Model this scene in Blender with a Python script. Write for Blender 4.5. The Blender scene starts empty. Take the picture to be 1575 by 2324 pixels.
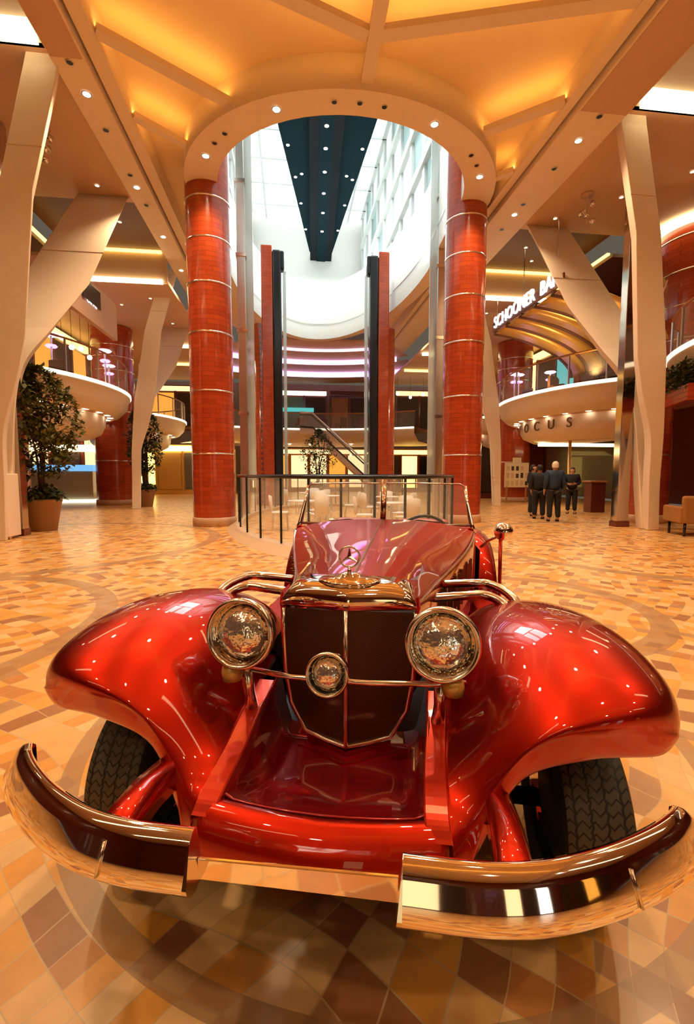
import bpy, bmesh, math, random
from mathutils import Vector, Matrix, noise
random.seed(7)
PI=math.pi
scn=bpy.context.scene; COL=scn.collection
R=math.radians
# ------------------------------------------------------------------ frames
AB=R(7.0)      # the hall's long axis is turned 7 degrees to the left of the view
BC=R(8.5)      # the car points a little to the left of the camera
CARLOC=(-.025,1.375,0)
def B(w,v,z=0.0):
    u=w+1.45
    return Vector((math.cos(AB)*u-math.sin(AB)*v, math.sin(AB)*u+math.cos(AB)*v, z))
# ------------------------------------------------------------------ materials
MATS={}
def nd(nt,t,**k):
    n=nt.nodes.new(t)
    for a,b in k.items(): setattr(n,a,b)
    return n
def mat(name,col,rough=.5,metal=0.,coat=0.,emit=None,es=0.,spec=None,trans=0.,ior=1.45,var=0.,vscale=8.,bump=0.,bscale=40.,coatr=.03,alpha=1.):
    if name in MATS: return MATS[name]
    m=bpy.data.materials.new(name); m.use_nodes=True; nt=m.node_tree
    p=nt.nodes['Principled BSDF']
    c=(col[0],col[1],col[2],1)
    p.inputs['Base Color'].default_value=c
    p.inputs['Roughness'].default_value=rough; p.inputs['Metallic'].default_value=metal
    p.inputs['Coat Weight'].default_value=coat; p.inputs['Coat Roughness'].default_value=coatr
    p.inputs['Transmission Weight'].default_value=trans; p.inputs['IOR'].default_value=ior
    p.inputs['Alpha'].default_value=alpha
    if emit: p.inputs['Emission Color'].default_value=(*emit,1); p.inputs['Emission Strength'].default_value=es
    if var>0 or bump>0:
        tc=nd(nt,'ShaderNodeTexCoord'); nz=nd(nt,'ShaderNodeTexNoise'); nz.inputs['Scale'].default_value=vscale; nz.inputs['Detail'].default_value=5
        nt.links.new(tc.outputs['Object'],nz.inputs['Vector'])
        if var>0:
            mx=nd(nt,'ShaderNodeMix',data_type='RGBA'); mx.inputs['A'].default_value=tuple(max(0,x*(1-var)) for x in col)+(1,); mx.inputs['B'].default_value=tuple(min(1,x*(1+var)) for x in col)+(1,)
            nt.links.new(nz.outputs['Fac'],mx.inputs['Factor']); nt.links.new(mx.outputs['Result'],p.inputs['Base Color'])
        if bump>0:
            n2=nd(nt,'ShaderNodeTexNoise'); n2.inputs['Scale'].default_value=bscale; nt.links.new(tc.outputs['Object'],n2.inputs['Vector'])
            b=nd(nt,'ShaderNodeBump'); b.inputs['Strength'].default_value=bump; b.inputs['Distance'].default_value=.01
            nt.links.new(n2.outputs['Fac'],b.inputs['Height']); nt.links.new(b.outputs['Normal'],p.inputs['Normal'])
    MATS[name]=m; return m
def emis(name,col,s):
    return mat(name,(.02,.02,.02),.6,emit=col,es=s)
cream =mat('cream_plaster',(.84,.69,.54),.55,var=.04,vscale=3)
creamd=mat('mauve_plaster',(.62,.40,.27),.6,var=.05,vscale=3)
bay   =mat('bay_plaster',(.66,.43,.28),.6,var=.06,vscale=1.5)
amber =mat('amber_panel',(.88,.66,.42),.6,var=.03,vscale=2)
white =mat('white_panel',(.80,.79,.74),.45,var=.02)
steel =mat('brushed_steel',(.72,.68,.62),.28,1.0)
glassy=mat('lift_glass',(.75,.82,.78),.12,.0,trans=.35)
chrome=mat('chrome',(.92,.86,.80),.045,1.0)
chromeb=mat('chrome_soft',(.85,.78,.70),.16,1.0)
black =mat('black_gloss',(.012,.012,.014),.25)
darkw =mat('dark_brown_ceiling',(.15,.05,.012),.5,var=.1)
woodd =mat('dark_red_wood',(.14,.022,.010),.28,coat=.4,var=.25,vscale=3)
woodm =mat('mid_wood',(.42,.17,.05),.4,var=.25,vscale=6)
gold  =mat('gold_laminate',(.78,.48,.13),.30,.25)
rubber=mat('rubber',(.018,.017,.016),.62,bump=.25,bscale=120)
leafm =mat('leaf_green',(.13,.13,.03),.5,var=.5,vscale=14)
leafd =mat('leaf_dark',(.06,.07,.02),.5,var=.5,vscale=14)
soilm =mat('soil',(.03,.018,.01),.9,bump=.6,bscale=60)
pot   =mat('brown_planter',(.36,.20,.13),.45,var=.06)
barkm =mat('bark',(.10,.055,.03),.8,bump=.5,bscale=60)
E_warm=emis('warm_strip',(1,.80,.42),7.0)
E_lip =emis('balcony_lip',(1,.86,.62),1.6)
E_spot=emis('downlight_glow',(1,.86,.62),14.)
E_small=emis('downlight_small',(1,.80,.50),5.)
E_pur =emis('purple_neon',(.72,.28,1.0),3.2)
E_purw=emis('pink_white_neon',(1.,.62,1.0),2.2)
E_yel =emis('yellow_strip',(1,.66,.16),3.5)
E_org =emis('orange_display',(1,.40,.05),1.1)
E_shop=emis('shop_glow',(1,.72,.34),1.5)
E_shopw=emis('shop_white',(1,.93,.78),1.9)
E_teal=emis('teal_glow',(.15,.75,.70),.7)
E_blue=emis('blue_glow',(.22,.55,.95),1.0)
E_day =emis('daylight_pane',(.86,1.0,.97),1.05)
E_day2=emis('daylight_pane_cyan',(.42,.68,.66),.8)
E_letter=emis('letter_white',(1,.86,.90),1.6)
def car_paint():
    m=mat('candy_red_paint',(.44,.014,.004),.26,1.0,1.0,coatr=.02)
    nt=m.node_tree; p=nt.nodes['Principled BSDF']
    tc=nd(nt,'ShaderNodeTexCoord'); v=nd(nt,'ShaderNodeTexNoise'); v.inputs['Scale'].default_value=1400
    nt.links.new(tc.outputs['Object'],v.inputs['Vector'])
    mr=nd(nt,'ShaderNodeMapRange'); mr.inputs['To Min'].default_value=.32; mr.inputs['To Max'].default_value=.46
    nt.links.new(v.outputs['Fac'],mr.inputs['Value']); nt.links.new(mr.outputs['Result'],p.inputs['Roughness'])
    return m
paint=car_paint()
def column_mat():
    m=mat('red_column_tile',(.5,.08,.02),.22,coat=.5,coatr=.08)
    nt=m.node_tree; p=nt.nodes['Principled BSDF']; L=nt.links
    tc=nd(nt,'ShaderNodeTexCoord'); sx=nd(nt,'ShaderNodeSeparateXYZ'); L.new(tc.outputs['Object'],sx.inputs[0])
    at=nd(nt,'ShaderNodeMath',operation='ARCTAN2'); L.new(sx.outputs['Y'],at.inputs[0]); L.new(sx.outputs['X'],at.inputs[1])
    ml=nd(nt,'ShaderNodeMath',operation='MULTIPLY'); L.new(at.outputs[0],ml.inputs[0]); ml.inputs[1].default_value=.58
    cb=nd(nt,'ShaderNodeCombineXYZ'); L.new(ml.outputs[0],cb.inputs['X']); L.new(sx.outputs['Z'],cb.inputs['Y'])
    br=nd(nt,'ShaderNodeTexBrick'); L.new(cb.outputs[0],br.inputs['Vector'])
    br.inputs['Scale'].default_value=1.0; br.inputs['Brick Width'].default_value=.36; br.inputs['Row Height'].default_value=.12
    br.inputs['Mortar Size'].default_value=.004; br.inputs['Mortar Smooth'].default_value=.2
    br.inputs['Color1'].default_value=(.46,.062,.014,1); br.inputs['Color2'].default_value=(.37,.045,.012,1); br.inputs['Mortar'].default_value=(.17,.03,.012,1)
    L.new(br.outputs['Color'],p.inputs['Base Color'])
    return m
redtile=column_mat()
def floor_mat():
    m=bpy.data.materials.new('stone_mosaic'); m.use_nodes=True; nt=m.node_tree; L=nt.links
    p=nt.nodes['Principled BSDF']; p.inputs['Roughness'].default_value=.30; p.inputs['Coat Weight'].default_value=.15; p.inputs['Coat Roughness'].default_value=.15
    g=nd(nt,'ShaderNodeNewGeometry')
    mp=nd(nt,'ShaderNodeMapping'); mp.inputs['Rotation'].default_value=(0,0,R(35)); L.new(g.outputs['Position'],mp.inputs['Vector'])
    nz=nd(nt,'ShaderNodeTexNoise'); nz.inputs['Scale'].default_value=.9; nz.inputs['Detail'].default_value=1; L.new(mp.outputs[0],nz.inputs['Vector'])
    sb=nd(nt,'ShaderNodeVectorMath',operation='SUBTRACT'); L.new(nz.outputs['Color'],sb.inputs[0]); sb.inputs[1].default_value=(.5,.5,.5)
    sc=nd(nt,'ShaderNodeVectorMath',operation='SCALE'); L.new(sb.outputs[0],sc.inputs[0]); sc.inputs['Scale'].default_value=.55
    ad=nd(nt,'ShaderNodeVectorMath',operation='ADD'); L.new(mp.outputs[0],ad.inputs[0]); L.new(sc.outputs[0],ad.inputs[1])
    br=nd(nt,'ShaderNodeVectorMath',operation='MULTIPLY'); L.new(ad.outputs[0],br.inputs[0]); br.inputs[1].default_value=(1/.115,1/.135,0)
    fl=nd(nt,'ShaderNodeVectorMath',operation='FLOOR'); L.new(br.outputs[0],fl.inputs[0])
    wn=nd(nt,'ShaderNodeTexWhiteNoise',noise_dimensions='2D'); L.new(fl.outputs[0],wn.inputs['Vector'])
    cr=nd(nt,'ShaderNodeValToRGB'); cr.color_ramp.interpolation='CONSTANT'
    cols=[(0,(.80,.44,.155)),(.20,(.74,.33,.07)),(.38,(.86,.53,.23)),(.52,(.58,.235,.07)),(.62,(.82,.38,.075)),(.76,(.40,.165,.065)),(.84,(.76,.46,.20)),(.93,(.50,.26,.12))]
    e=cr.color_ramp.elements
    while len(e)<len(cols): e.new(.5)
    for i,(q,c) in enumerate(cols): e[i].position=q; e[i].color=(*c,1)
    L.new(wn.outputs['Value'],cr.inputs[0])
    # stone clouding
    n2=nd(nt,'ShaderNodeTexNoise'); n2.inputs['Scale'].default_value=14; n2.inputs['Detail'].default_value=4; L.new(g.outputs['Position'],n2.inputs['Vector'])
    mr=nd(nt,'ShaderNodeMapRange'); mr.inputs['To Min'].default_value=.82; mr.inputs['To Max'].default_value=1.14; L.new(n2.outputs['Fac'],mr.inputs['Value'])
    mu=nd(nt,'ShaderNodeVectorMath',operation='SCALE'); L.new(cr.outputs[0],mu.inputs[0]); L.new(mr.outputs[0],mu.inputs['Scale'])
    # joints
    fr=nd(nt,'ShaderNodeVectorMath',operation='FRACTION'); L.new(br.outputs[0],fr.inputs[0])
    sp=nd(nt,'ShaderNodeSeparateXYZ'); L.new(fr.outputs[0],sp.inputs[0])
    def edge(o):
        a=nd(nt,'ShaderNodeMath',operation='SUBTRACT'); L.new(o,a.inputs[0]); a.inputs[1].default_value=.5
        b=nd(nt,'ShaderNodeMath',operation='ABSOLUTE'); L.new(a.outputs[0],b.inputs[0]); return b.outputs[0]
    mxx=nd(nt,'ShaderNodeMath',operation='MAXIMUM'); L.new(edge(sp.outputs['X']),mxx.inputs[0]); L.new(edge(sp.outputs['Y']),mxx.inputs[1])
    gt=nd(nt,'ShaderNodeMath',operation='GREATER_THAN'); L.new(mxx.outputs[0],gt.inputs[0]); gt.inputs[1].default_value=.482
    jm=nd(nt,'ShaderNodeMix',data_type='RGBA'); L.new(gt.outputs[0],jm.inputs['Factor']); L.new(mu.outputs[0],jm.inputs['A']); jm.inputs['B'].default_value=(.62,.40,.20,1)
    # inlaid ribbons: arcs of darker stone
    last=jm.outputs['Result']
    for cx,cy,rr,hw in ((.2,2.62,1.6,.045),(-4.6,3.95,2.2,.11),(1.75,4.85,1.38,.11),(-6.5,9.5,3.6,.12),(6.5,9.5,3.9,.12)):
        d=nd(nt,'ShaderNodeVectorMath',operation='DISTANCE'); L.new(g.outputs['Position'],d.inputs[0]); d.inputs[1].default_value=(cx,cy,0)
        s=nd(nt,'ShaderNodeMath',operation='SUBTRACT'); L.new(d.outputs['Value'],s.inputs[0]); s.inputs[1].default_value=rr
        ab=nd(nt,'ShaderNodeMath',operation='ABSOLUTE'); L.new(s.outputs[0],ab.inputs[0])
        lt=nd(nt,'ShaderNodeMath',operation='LESS_THAN'); L.new(ab.outputs[0],lt.inputs[0]); lt.inputs[1].default_value=hw
        k=nd(nt,'ShaderNodeMath',operation='MULTIPLY'); L.new(lt.outputs[0],k.inputs[0]); k.inputs[1].default_value=.72
        mm=nd(nt,'ShaderNodeMix',data_type='RGBA'); L.new(k.outputs[0],mm.inputs['Factor']); L.new(last,mm.inputs['A']); mm.inputs['B'].default_value=(.36,.20,.10,1)
        last=mm.outputs['Result']
    L.new(last,p.inputs['Base Color'])
    return m
floorm=floor_mat()
# ------------------------------------------------------------------ mesh collector
class MB:
    def __init__(s): s.v=[]; s.f=[]; s.sm=[]
    def add(s,vs,fs,smooth=False):
        o=len(s.v); s.v+= [tuple(x) for x in vs]; s.f+=[[i+o for i in f] for f in fs]; s.sm+=[smooth]*len(fs); return s
    def box(s,x0,x1,y0,y1,z0,z1):
        v=[(x,y,z) for z in (z0,z1) for y in (y0,y1) for x in (x0,x1)]
        return s.add(v,[(0,2,3,1),(4,5,7,6),(0,1,5,4),(2,6,7,3),(0,4,6,2),(1,3,7,5)])
    def grid(s,rows,closed_u=False,closed_v=False,smooth=True):
        n=len(rows); m=len(rows[0]); vs=[p for r in rows for p in r]; fs=[]
        for i in range(n if closed_v else n-1):
            for j in range(m if closed_u else m-1):
                a=i*m+j; b=i*m+(j+1)%m; c=((i+1)%n)*m+(j+1)%m; d=((i+1)%n)*m+j
                fs.append((a,b,c,d))
        return s.add(vs,fs,smooth)
    def tube(s,pts,r,n=10,cap=True,smooth=True):
        pts=[Vector(p) for p in pts]; rs=r if isinstance(r,(list,tuple)) else [r]*len(pts)
        rows=[]; up=Vector((0,0,1)); prev=None
        for i,p in enumerate(pts):
            t=(pts[min(i+1,len(pts)-1)]-pts[max(i-1,0)]).normalized()
            if prev is None:
                a=t.cross(up); 
                if a.length<1e-3: a=t.cross(Vector((1,0,0)))
            else: a=prev-t*prev.dot(t)
            a.normalize(); prev=a; b=t.cross(a)
            rows.append([p+(a*math.cos(q)+b*math.sin(q))*rs[i] for q in [2*PI*k/n for k in range(n)]])
        s.grid(rows,closed_u=True,smooth=smooth)
        if cap:
            for r_ in (rows[0],rows[-1]):
                s.add(r_,[tuple(range(n))])
        return s
    def lathe(s,prof,n=32,c=(0,0,0),axis=None,smooth=True,a0=0,a1=2*PI):
        full=abs(a1-a0-2*PI)<1e-6; k=n if full else n+1
        rows=[]
        M=Matrix.Identity(3) if axis is None else Vector((0,0,1)).rotation_difference(Vector(axis)).to_matrix()
        for r,z in prof:
            rows.append([Vector(c)+M@Vector((r*math.cos(a0+(a1-a0)*i/n),r*math.sin(a0+(a1-a0)*i/n),z)) for i in range(k)])
        return s.grid(rows,closed_u=full,smooth=smooth)
    def prism(s,poly,z0,z1):
        n=len(poly); v=[(x,y,z0) for x,y in poly]+[(x,y,z1) for x,y in poly]
        f=[tuple(range(n-1,-1,-1)),tuple(range(n,2*n))]+[(i,(i+1)%n,n+(i+1)%n,n+i) for i in range(n)]
        return s.add(v,f)
    def disc(s,c,r,n=20,z=0):
        return s.add([(c[0]+r*math.cos(2*PI*i/n),c[1]+r*math.sin(2*PI*i/n),c[2]) for i in range(n)],[tuple(range(n))])
    def mesh(s,name,m,merge=False):
        me=bpy.data.meshes.new(name); me.from_pydata(s.v,[],s.f); me.materials.append(m)
        me.polygons.foreach_set('use_smooth',s.sm); 
        bm=bmesh.new(); bm.from_mesh(me)
        if merge: bmesh.ops.remove_doubles(bm,verts=bm.verts,dist=1e-5)
        bmesh.ops.recalc_face_normals(bm,faces=bm.faces); bm.to_mesh(me); bm.free(); me.update(); return me
    def build(s,name,m,parent=None,loc=None,rz=0,bevel=0,merge=True,solid=0,sub=0,off=0):
        o=bpy.data.objects.new(name,s.mesh(name,m,merge)); COL.objects.link(o)
        if parent: o.parent=parent
        if loc is not None: o.location=loc
        o.rotation_euler=(0,0,rz)
        if solid: md=o.modifiers.new('s','SOLIDIFY'); md.thickness=solid; md.offset=off
        if bevel: md=o.modifiers.new('b','BEVEL'); md.width=bevel; md.segments=2; md.limit_method='ANGLE'
        if sub: md=o.modifiers.new('u','SUBSURF'); md.levels=sub; md.render_levels=sub
        return o
def tag(o,label=None,cat=None,group=None,kind=None):
    if label: o['label']=label
    if cat: o['category']=cat
    if group: o['group']=group
    if kind: o['kind']=kind
    return o
def empty(name,loc,rz=AB,label=None,cat=None,group=None):
    o=bpy.data.objects.new(name,None); COL.objects.link(o); o.location=loc; o.rotation_euler=(0,0,rz); o.empty_display_size=.1
    return tag(o,label,cat,group)
def sb(mb,name,m,**k):      # structure in hall coordinates
    o=mb.build(name,m,loc=B(0,0,0),rz=AB,**k); o['kind']='structure'; return o
def copy_tree(o,parent=None):
    c=o.copy(); COL.objects.link(c); c.parent=parent
    for ch in list(o.children): copy_tree(ch,c)
    return c
def cr(p0,p1,p2,p3,t):
    return tuple(.5*((2*b)+(-a+c)*t+(2*a-5*b+4*c-d)*t*t+(-a+3*b-3*c+d)*t**3) for a,b,c,d in zip(p0,p1,p2,p3))
def spline(pts,n):
    out=[]; N=len(pts)
    for i in range(N-1):
        p0=pts[max(i-1,0)] if i>0 else tuple(2*a-b for a,b in zip(pts[0],pts[1]))
        p3=pts[i+2] if i+2<N else tuple(2*a-b for a,b in zip(pts[-1],pts[-2]))
        for k in range(n): out.append(cr(p0,pts[i],pts[i+1],p3,k/n))
    out.append(tuple(pts[-1])); return out
def text(body,name,m,size,parent=None,loc=(0,0,0),rot=(0,0,0),ext=.01,align='CENTER',sx=1.):
    cu=bpy.data.curves.new(name,'FONT'); cu.body=body; cu.size=size; cu.extrude=ext; cu.align_x=align; cu.align_y='CENTER'
    tmp=bpy.data.objects.new('tmp',cu); COL.objects.link(tmp); bpy.context.view_layer.update()
    me=bpy.data.meshes.new_from_object(tmp.evaluated_get(bpy.context.evaluated_depsgraph_get())); bpy.data.objects.remove(tmp); me.materials.clear(); me.materials.append(m)
    o=bpy.data.objects.new(name,me); COL.objects.link(o); o.parent=parent; o.location=loc; o.rotation_euler=rot; o.scale=(sx,1,1); return o
# ================================================================== THE HALL
fl=MB().add([(-15,-15,0),(15,-15,0),(15,44,0),(-15,44,0)],[(0,1,2,3)]); sb(fl,'floor',floorm)
def oval(A0,A1,B0,B1,n=28):
    pts=[]
    for i in range(n+1):      # near half from +w to -w
        q=PI*i/n; pts.append((A0*math.cos(q),13-B0*math.sin(q)))
    pts.append((-(A0+A1)/2,15.)); 
    for i in range(n+1):
        q=PI*i/n; pts.append((-A1*math.cos(q),17+B1*math.sin(q)))
    pts.append(((A0+A1)/2,15.))
    return pts
OI=oval(3.25,3.6,2.95,9.0); OO=oval(4.05,4.1,3.6,9.4)
def rectpt(x,y,W,v0,v1,cy=16.):
    dx,dy=x,y-cy; k=1e9
    if abs(dx)>1e-6: k=min(k,W/abs(dx))
    if dy>1e-6: k=min(k,(v1-cy)/dy)
    if dy<-1e-6: k=min(k,(v0-cy)/dy)
    return (dx*k,cy+dy*k)
def ring(mb,P,Q,zp,zq,smooth=True): mb.grid([[(*p,zp) for p in P],[(*q,zq) for q in Q]],closed_u=True,smooth=smooth)
ZS=8.8; ZP=9.45
m=MB(); ring(m,OO,[(lambda q:(q[0]*(4.70/4.45 if q[0]<0 else 4.20/4.45),q[1]))(rectpt(x,y,4.45,-15,26.8)) for x,y in OO],ZP,ZP,False); sb(m,'ceiling',amber)
m=MB(); ring(m,OI,OO,ZS,ZS,False); ring(m,OO,OO,ZS,ZP); sb(m,'ceiling_ring_soffit',cream)
m=MB(); ring(m,OI,OI,ZS,11.75); ring(m,OI,[(x*1.03,13+(y-13)*1.03) for x,y in OI],11.75,11.75); 
for zz in (9.55,9.62): pass
sb(m,'wall_atrium_shaft',white)
m=MB(); ring(m,[(x*.992,16+(y-16)*.995) for x,y in OI],[(x*.992,16+(y-16)*.995) for x,y in OI],9.55,9.60); sb(m,'trim_1',steel)
# long ceiling beams with a stepped inner edge
for sd,nm in ((-1,'left'),(1,'right')):
    m=MB(); m.box(*((-5.62,-5.02) if sd<0 else (4.45,5.52)),-15,34,ZS,9.3); sb(m,'ceiling_beam_'+nm,cream)
    m=MB(); m.box(*((-4.97,-4.70) if sd<0 else (4.20,4.40)),-15,34,8.93,ZP); sb(m,'ceiling_step_'+nm,cream)
    m=MB(); m.box(*((-5.6,-5.06) if sd<0 else (4.5,5.5)),5.4,9.35,8.785,8.8); sb(m,'ceiling_darker_panel_'+nm,creamd)  # thin panel in a darker tone than the beam
    # side bays
    m=MB(); m.box(*sorted((sd*5.6,sd*16.7)),9.3,14.1,8.95,9.1); sb(m,'ceiling_bay_'+nm,bay)
    m=MB(); m.box(*sorted((sd*5.6,sd*16.7)),9.3,9.4,8.95,10.4); sb(m,'ceiling_bulkhead_'+nm,cream)
    m=MB(); m.box(*sorted((sd*5.6,sd*16.7)),-15,9.3,10.3,10.4); sb(m,'ceiling_bay_'+nm,bay)
    m=MB(); m.box(*sorted((sd*5.6,sd*8.8)),14.1,17.1,9.02,9.1); sb(m,'ceiling_dark_'+nm,darkw)
    m=MB(); m.box(*sorted((sd*8.8,sd*16.7)),14.1,17.1,8.3,8.4); sb(m,'ceiling_dark_'+nm,darkw)
    m=MB(); m.box(*sorted((sd*5.6,sd*16.7)),17.1,17.2,8.02,9.1); sb(m,'ceiling_bulkhead_'+nm,bay)
    m=MB(); m.box(*sorted((sd*4.5,sd*16.7)),17.2,34,7.98,8.1) if False else m.box(*sorted((sd*5.6,sd*16.7)),17.2,34,7.98,8.1); sb(m,'ceiling_bay_'+nm,bay)
    m=MB(); m.box(*sorted((sd*16.5,sd*16.7)),-15,40,0,10.4); sb(m,'wall_'+nm,woodd)
    
m=MB(); m.box(-16.7,16.7,40,40.2,0,9); sb(m,'wall_far',bay)
m=MB(); m.box(-7.42,-7.28,13.3,17.0,5.95,7.05); m.box(-16.5,-7.3,13.3,17.0,7.05,7.15); sb(m,'wall_fascia_left',creamd)
m=MB(); m.box(-16.7,16.7,-15.2,-15,0,10.4); sb(m,'wall_behind',woodd)
m=MB(); m.box(-4.05,4.05,26.6,34,8.9,9.0); sb(m,'ceiling_far',bay)
# ribs of the coffered ceiling, each with a hidden light strip
def bar(mb,p,q,w,z0,z1):
    p=Vector((*p,0)); q=Vector((*q,0)); d=(q-p).normalized(); n=Vector((-d.y,d.x,0))*w/2
    mb.prism([(p-n)[:2],(q-n)[:2],(q+n)[:2],(p+n)[:2]],z0,z1); return mb
ribs={-1:[((2.54,10.37),(4.7,9.0),.22),((3.51,11.9),(4.7,10.9),.18),((.05,8.5),(4.7,6.95),.24)],1:[((2.92,10.44),(4.2,9.42),.22),((3.69,12.06),(4.2,11.6),.18),((.05,8.5),(4.2,7.35),.24)]}
k=0
for sd in (-1,1):
    for p,q,w in ribs[sd]:
        p=(sd*p[0],p[1]); q=(sd*q[0],q[1])
        o=sb(bar(MB(),p,q,w,8.95,9.06),'ceiling_rib',cream)
        k+=1
        o=sb(bar(MB(),(p[0]*.98+q[0]*.02,p[1]-.02),(q[0]*.98+p[0]*.02,q[1]-.02),.05,9.065,9.08),'ceiling_cove_strip',emis('cove_led',(1,.48,.09),17.))
for p,q in (((.1,9.62),(0.,3.)),):
    sb(bar(MB(),p,q,.24,8.93,9.06),'ceiling_rib',cream)
for sd in (-1,1):
    for vv in (3.2,-3.8):
        sb(bar(MB(),(0,vv+1.3),(sd*4.1,vv),.24,8.95,9.06),'ceiling_rib',cream)
        sb(bar(MB(),(0,vv+1.28),(sd*4.,vv+.02),.05,9.065,9.08),'ceiling_cove_strip',emis('cove_led',(1,.48,.09),17.))
# light strips (lamps)
def strip(w0,w1,v0,v1,z0,z1,m,label,grp=None,name='light_strip'):
    c=((w0+w1)/2,(v0+v1)/2,(z0+z1)/2)
    o=MB().box(w0-c[0],w1-c[0],v0-c[1],v1-c[1],z0-c[2],z1-c[2]).build(name,m,loc=B(*c),rz=AB); return tag(o,label,'light strip',grp)
for sd,nm in ((-1,'left'),(1,'right')):
    f=lambda a,b:sorted((sd*a,sd*b))
    strip(*f(5.75,9.5),9.20,9.29,8.9,9.26,E_warm,'broad bright warm light strip high on the bulkhead near the %s edge of the hall'%nm)
    strip(*f(5.75,8.6),16.98,17.09,8.93,9.0,E_yel,'thin yellow light strip above the %s mezzanine bulkhead'%nm)
    strip(*f(5.75,8.7),17.0,17.12,7.93,8.06,E_warm,'thick warm white light strip below the %s bulkhead'%nm)
    strip(*f(8.68,8.78),14.2,17.0,8.40,8.46,E_yel,'yellow strip running along the top of the %s fascia'%nm)
    strip(*f(5.75,8.6),24.9,25.0,7.84,7.98,E_warm,'distant warm light strip over the %s far mezzanine'%nm)
    strip(*f(5.75,8.6),28.9,29.0,7.84,7.98,E_yel,'farthest yellow strip over the %s far mezzanine'%nm)
for vv in (.5,-6.5):
    for sd in (-1,1): strip(*sorted((sd*5.9,sd*12.)),vv,vv+.5,10.2,10.28,E_warm,'long ceiling light strip behind the viewer in the side bay','ceiling strips behind')
# downlights
dl=None
def downlight(w,v,z,r,m,label,grp):
    t=empty('downlight',B(w,v,z),AB,label,'downlight',grp)
    MB().lathe([(r*1.0,-.004),(r*1.25,-.012),(r*1.3,0)],20).build('bezel',steel,t)
    MB().disc((0,0,-.006),r,20).build('lamp',m,t); return t
d0=[]
for sd,nm in ((-1,'left'),(1,'right')):
    for vv,on in ((9.45,0),(10.15,1),(11.1,0),(12.6,0),(13.1,1),(13.9,0),(15.6,1),(18,1),(20,0)):
        downlight(-5.32 if sd<0 else 4.98,vv,8.795,.07 if on else .055,E_spot if on else black,('lit' if on else 'dark unlit')+' round downlight in the %s long beam'%nm,('lit' if on else 'unlit')+' beam downlights '+nm)
for i,(q,on) in enumerate(((25,1),(33,0),(40,0),(63,1),(82,0),(90,0),(98,0),(117,1),(140,0),(147,0),(156,1))):
    a=R(q); A=3.65; Bv=3.28
    downlight(A*math.cos(a),13-Bv*math.sin(a),8.795,.075 if on else .05,E_spot if on else black,('lit' if on else 'small dark')+' downlight in the curved ring soffit',('lit' if on else 'unlit')+' ring downlights')
for sd,nm in ((-1,'left'),(1,'right')):
    for (w,v,z) in ((6.4,13.4,8.94),(7.6,12.2,8.94),(8.6,11.0,8.94),(6.5,15.3,9.01),(7.6,14.8,9.01),(7.2,16.2,9.01),(6.6,18.6,7.97),(7.9,19.4,7.97),(6.5,21.5,7.97),(8.0,22.8,7.97)):
        downlight(sd*w,v,z,.05,E_small,'small warm downlight in the %s side bay ceiling'%nm,'small bay downlights '+nm)
# spotlight clusters hanging in the bays
def cluster(w,v,label):
    t=empty('spotlight_cluster',B(w,v,8.95),AB,label,'spotlight')
    MB().lathe([(0,0),(.16,0),(.16,-.04),(.02,-.05),(.02,-.75),(0,-.75)],20).build('stem',creamd,t)
    for i in range(5):
        a=i*1.35; z=-.2-.13*i
        h=MB().tube([(0,0,z),(.16*math.cos(a),.16*math.sin(a),z)],.012,8).build('arm',steel,t)
        MB().lathe([(.0,.0),(.05,.0),(.06,-.12),(.045,-.11),(0,-.06)],14,c=(.18*math.cos(a),.18*math.sin(a),z+.03),axis=(.5*math.cos(a),.5*math.sin(a),1)).build('lamp_head',chromeb,t)
cluster(-6.75,11.4,'brass spotlight cluster hanging under the left bay ceiling'); cluster(6.6,12.2,'brass spotlight cluster hanging under the right bay ceiling')
# big red tiled columns
def column(w,v,r,h,label,z0=0,bands=(1.95,3.6,5.1,6.35,7.45,8.45),grp=None):
    t=empty('tiled_column',B(w,v,z0),AB,label,'column',grp)
    MB().lathe([(r,.22),(r,h)],48).build('shaft',redtile,t)
    MB().lathe([(0,h),(r,h)],48).build('top',redtile,t)
    MB().lathe([(0,0),(r*1.04,0),(r*1.04,.2),(r*1.01,.24),(r,.24)],48).build('base',creamd if z0==0 else redtile,t)
    for z in bands:
        if z<h: MB().lathe([(r,z-.018),(r+.012,z-.014),(r+.012,z+.014),(r,z+.018)],48).build('band',chromeb,t)
    return t
column(-3.55,13.1,.57,11.2,'tall red tiled column on the left of the ceiling oculus')
column(3.55,13.1,.57,11.2,'tall red tiled column on the right of the oculus behind the car')
column(-9.45,22.6,.88,7.95,'red column beyond the left balcony beside the glass counter',bands=(2.0,4.2,6.0,6.6,7.1))
column(9.9,22.6,.85,7.95,'red column beyond the right balcony behind the notice board',bands=(2.0,4.2,6.0,6.6,7.1))
column(-9.15,13.25,.72,4.35,'red column cut off by the left edge of the photo')
column(8.95,12.5,.66,4.35,'red column behind the right slanted strut')
t=column(11.5,13.5,1.35,4.3,'large dark red drum at the upper right edge',z0=4.6,bands=(.9,1.9,2.9,3.9))
MB().lathe([(1.36,4.18),(1.7,4.24),(1.7,4.3),(1.36,4.3)],48).build('light_ring',E_warm,t)
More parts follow.
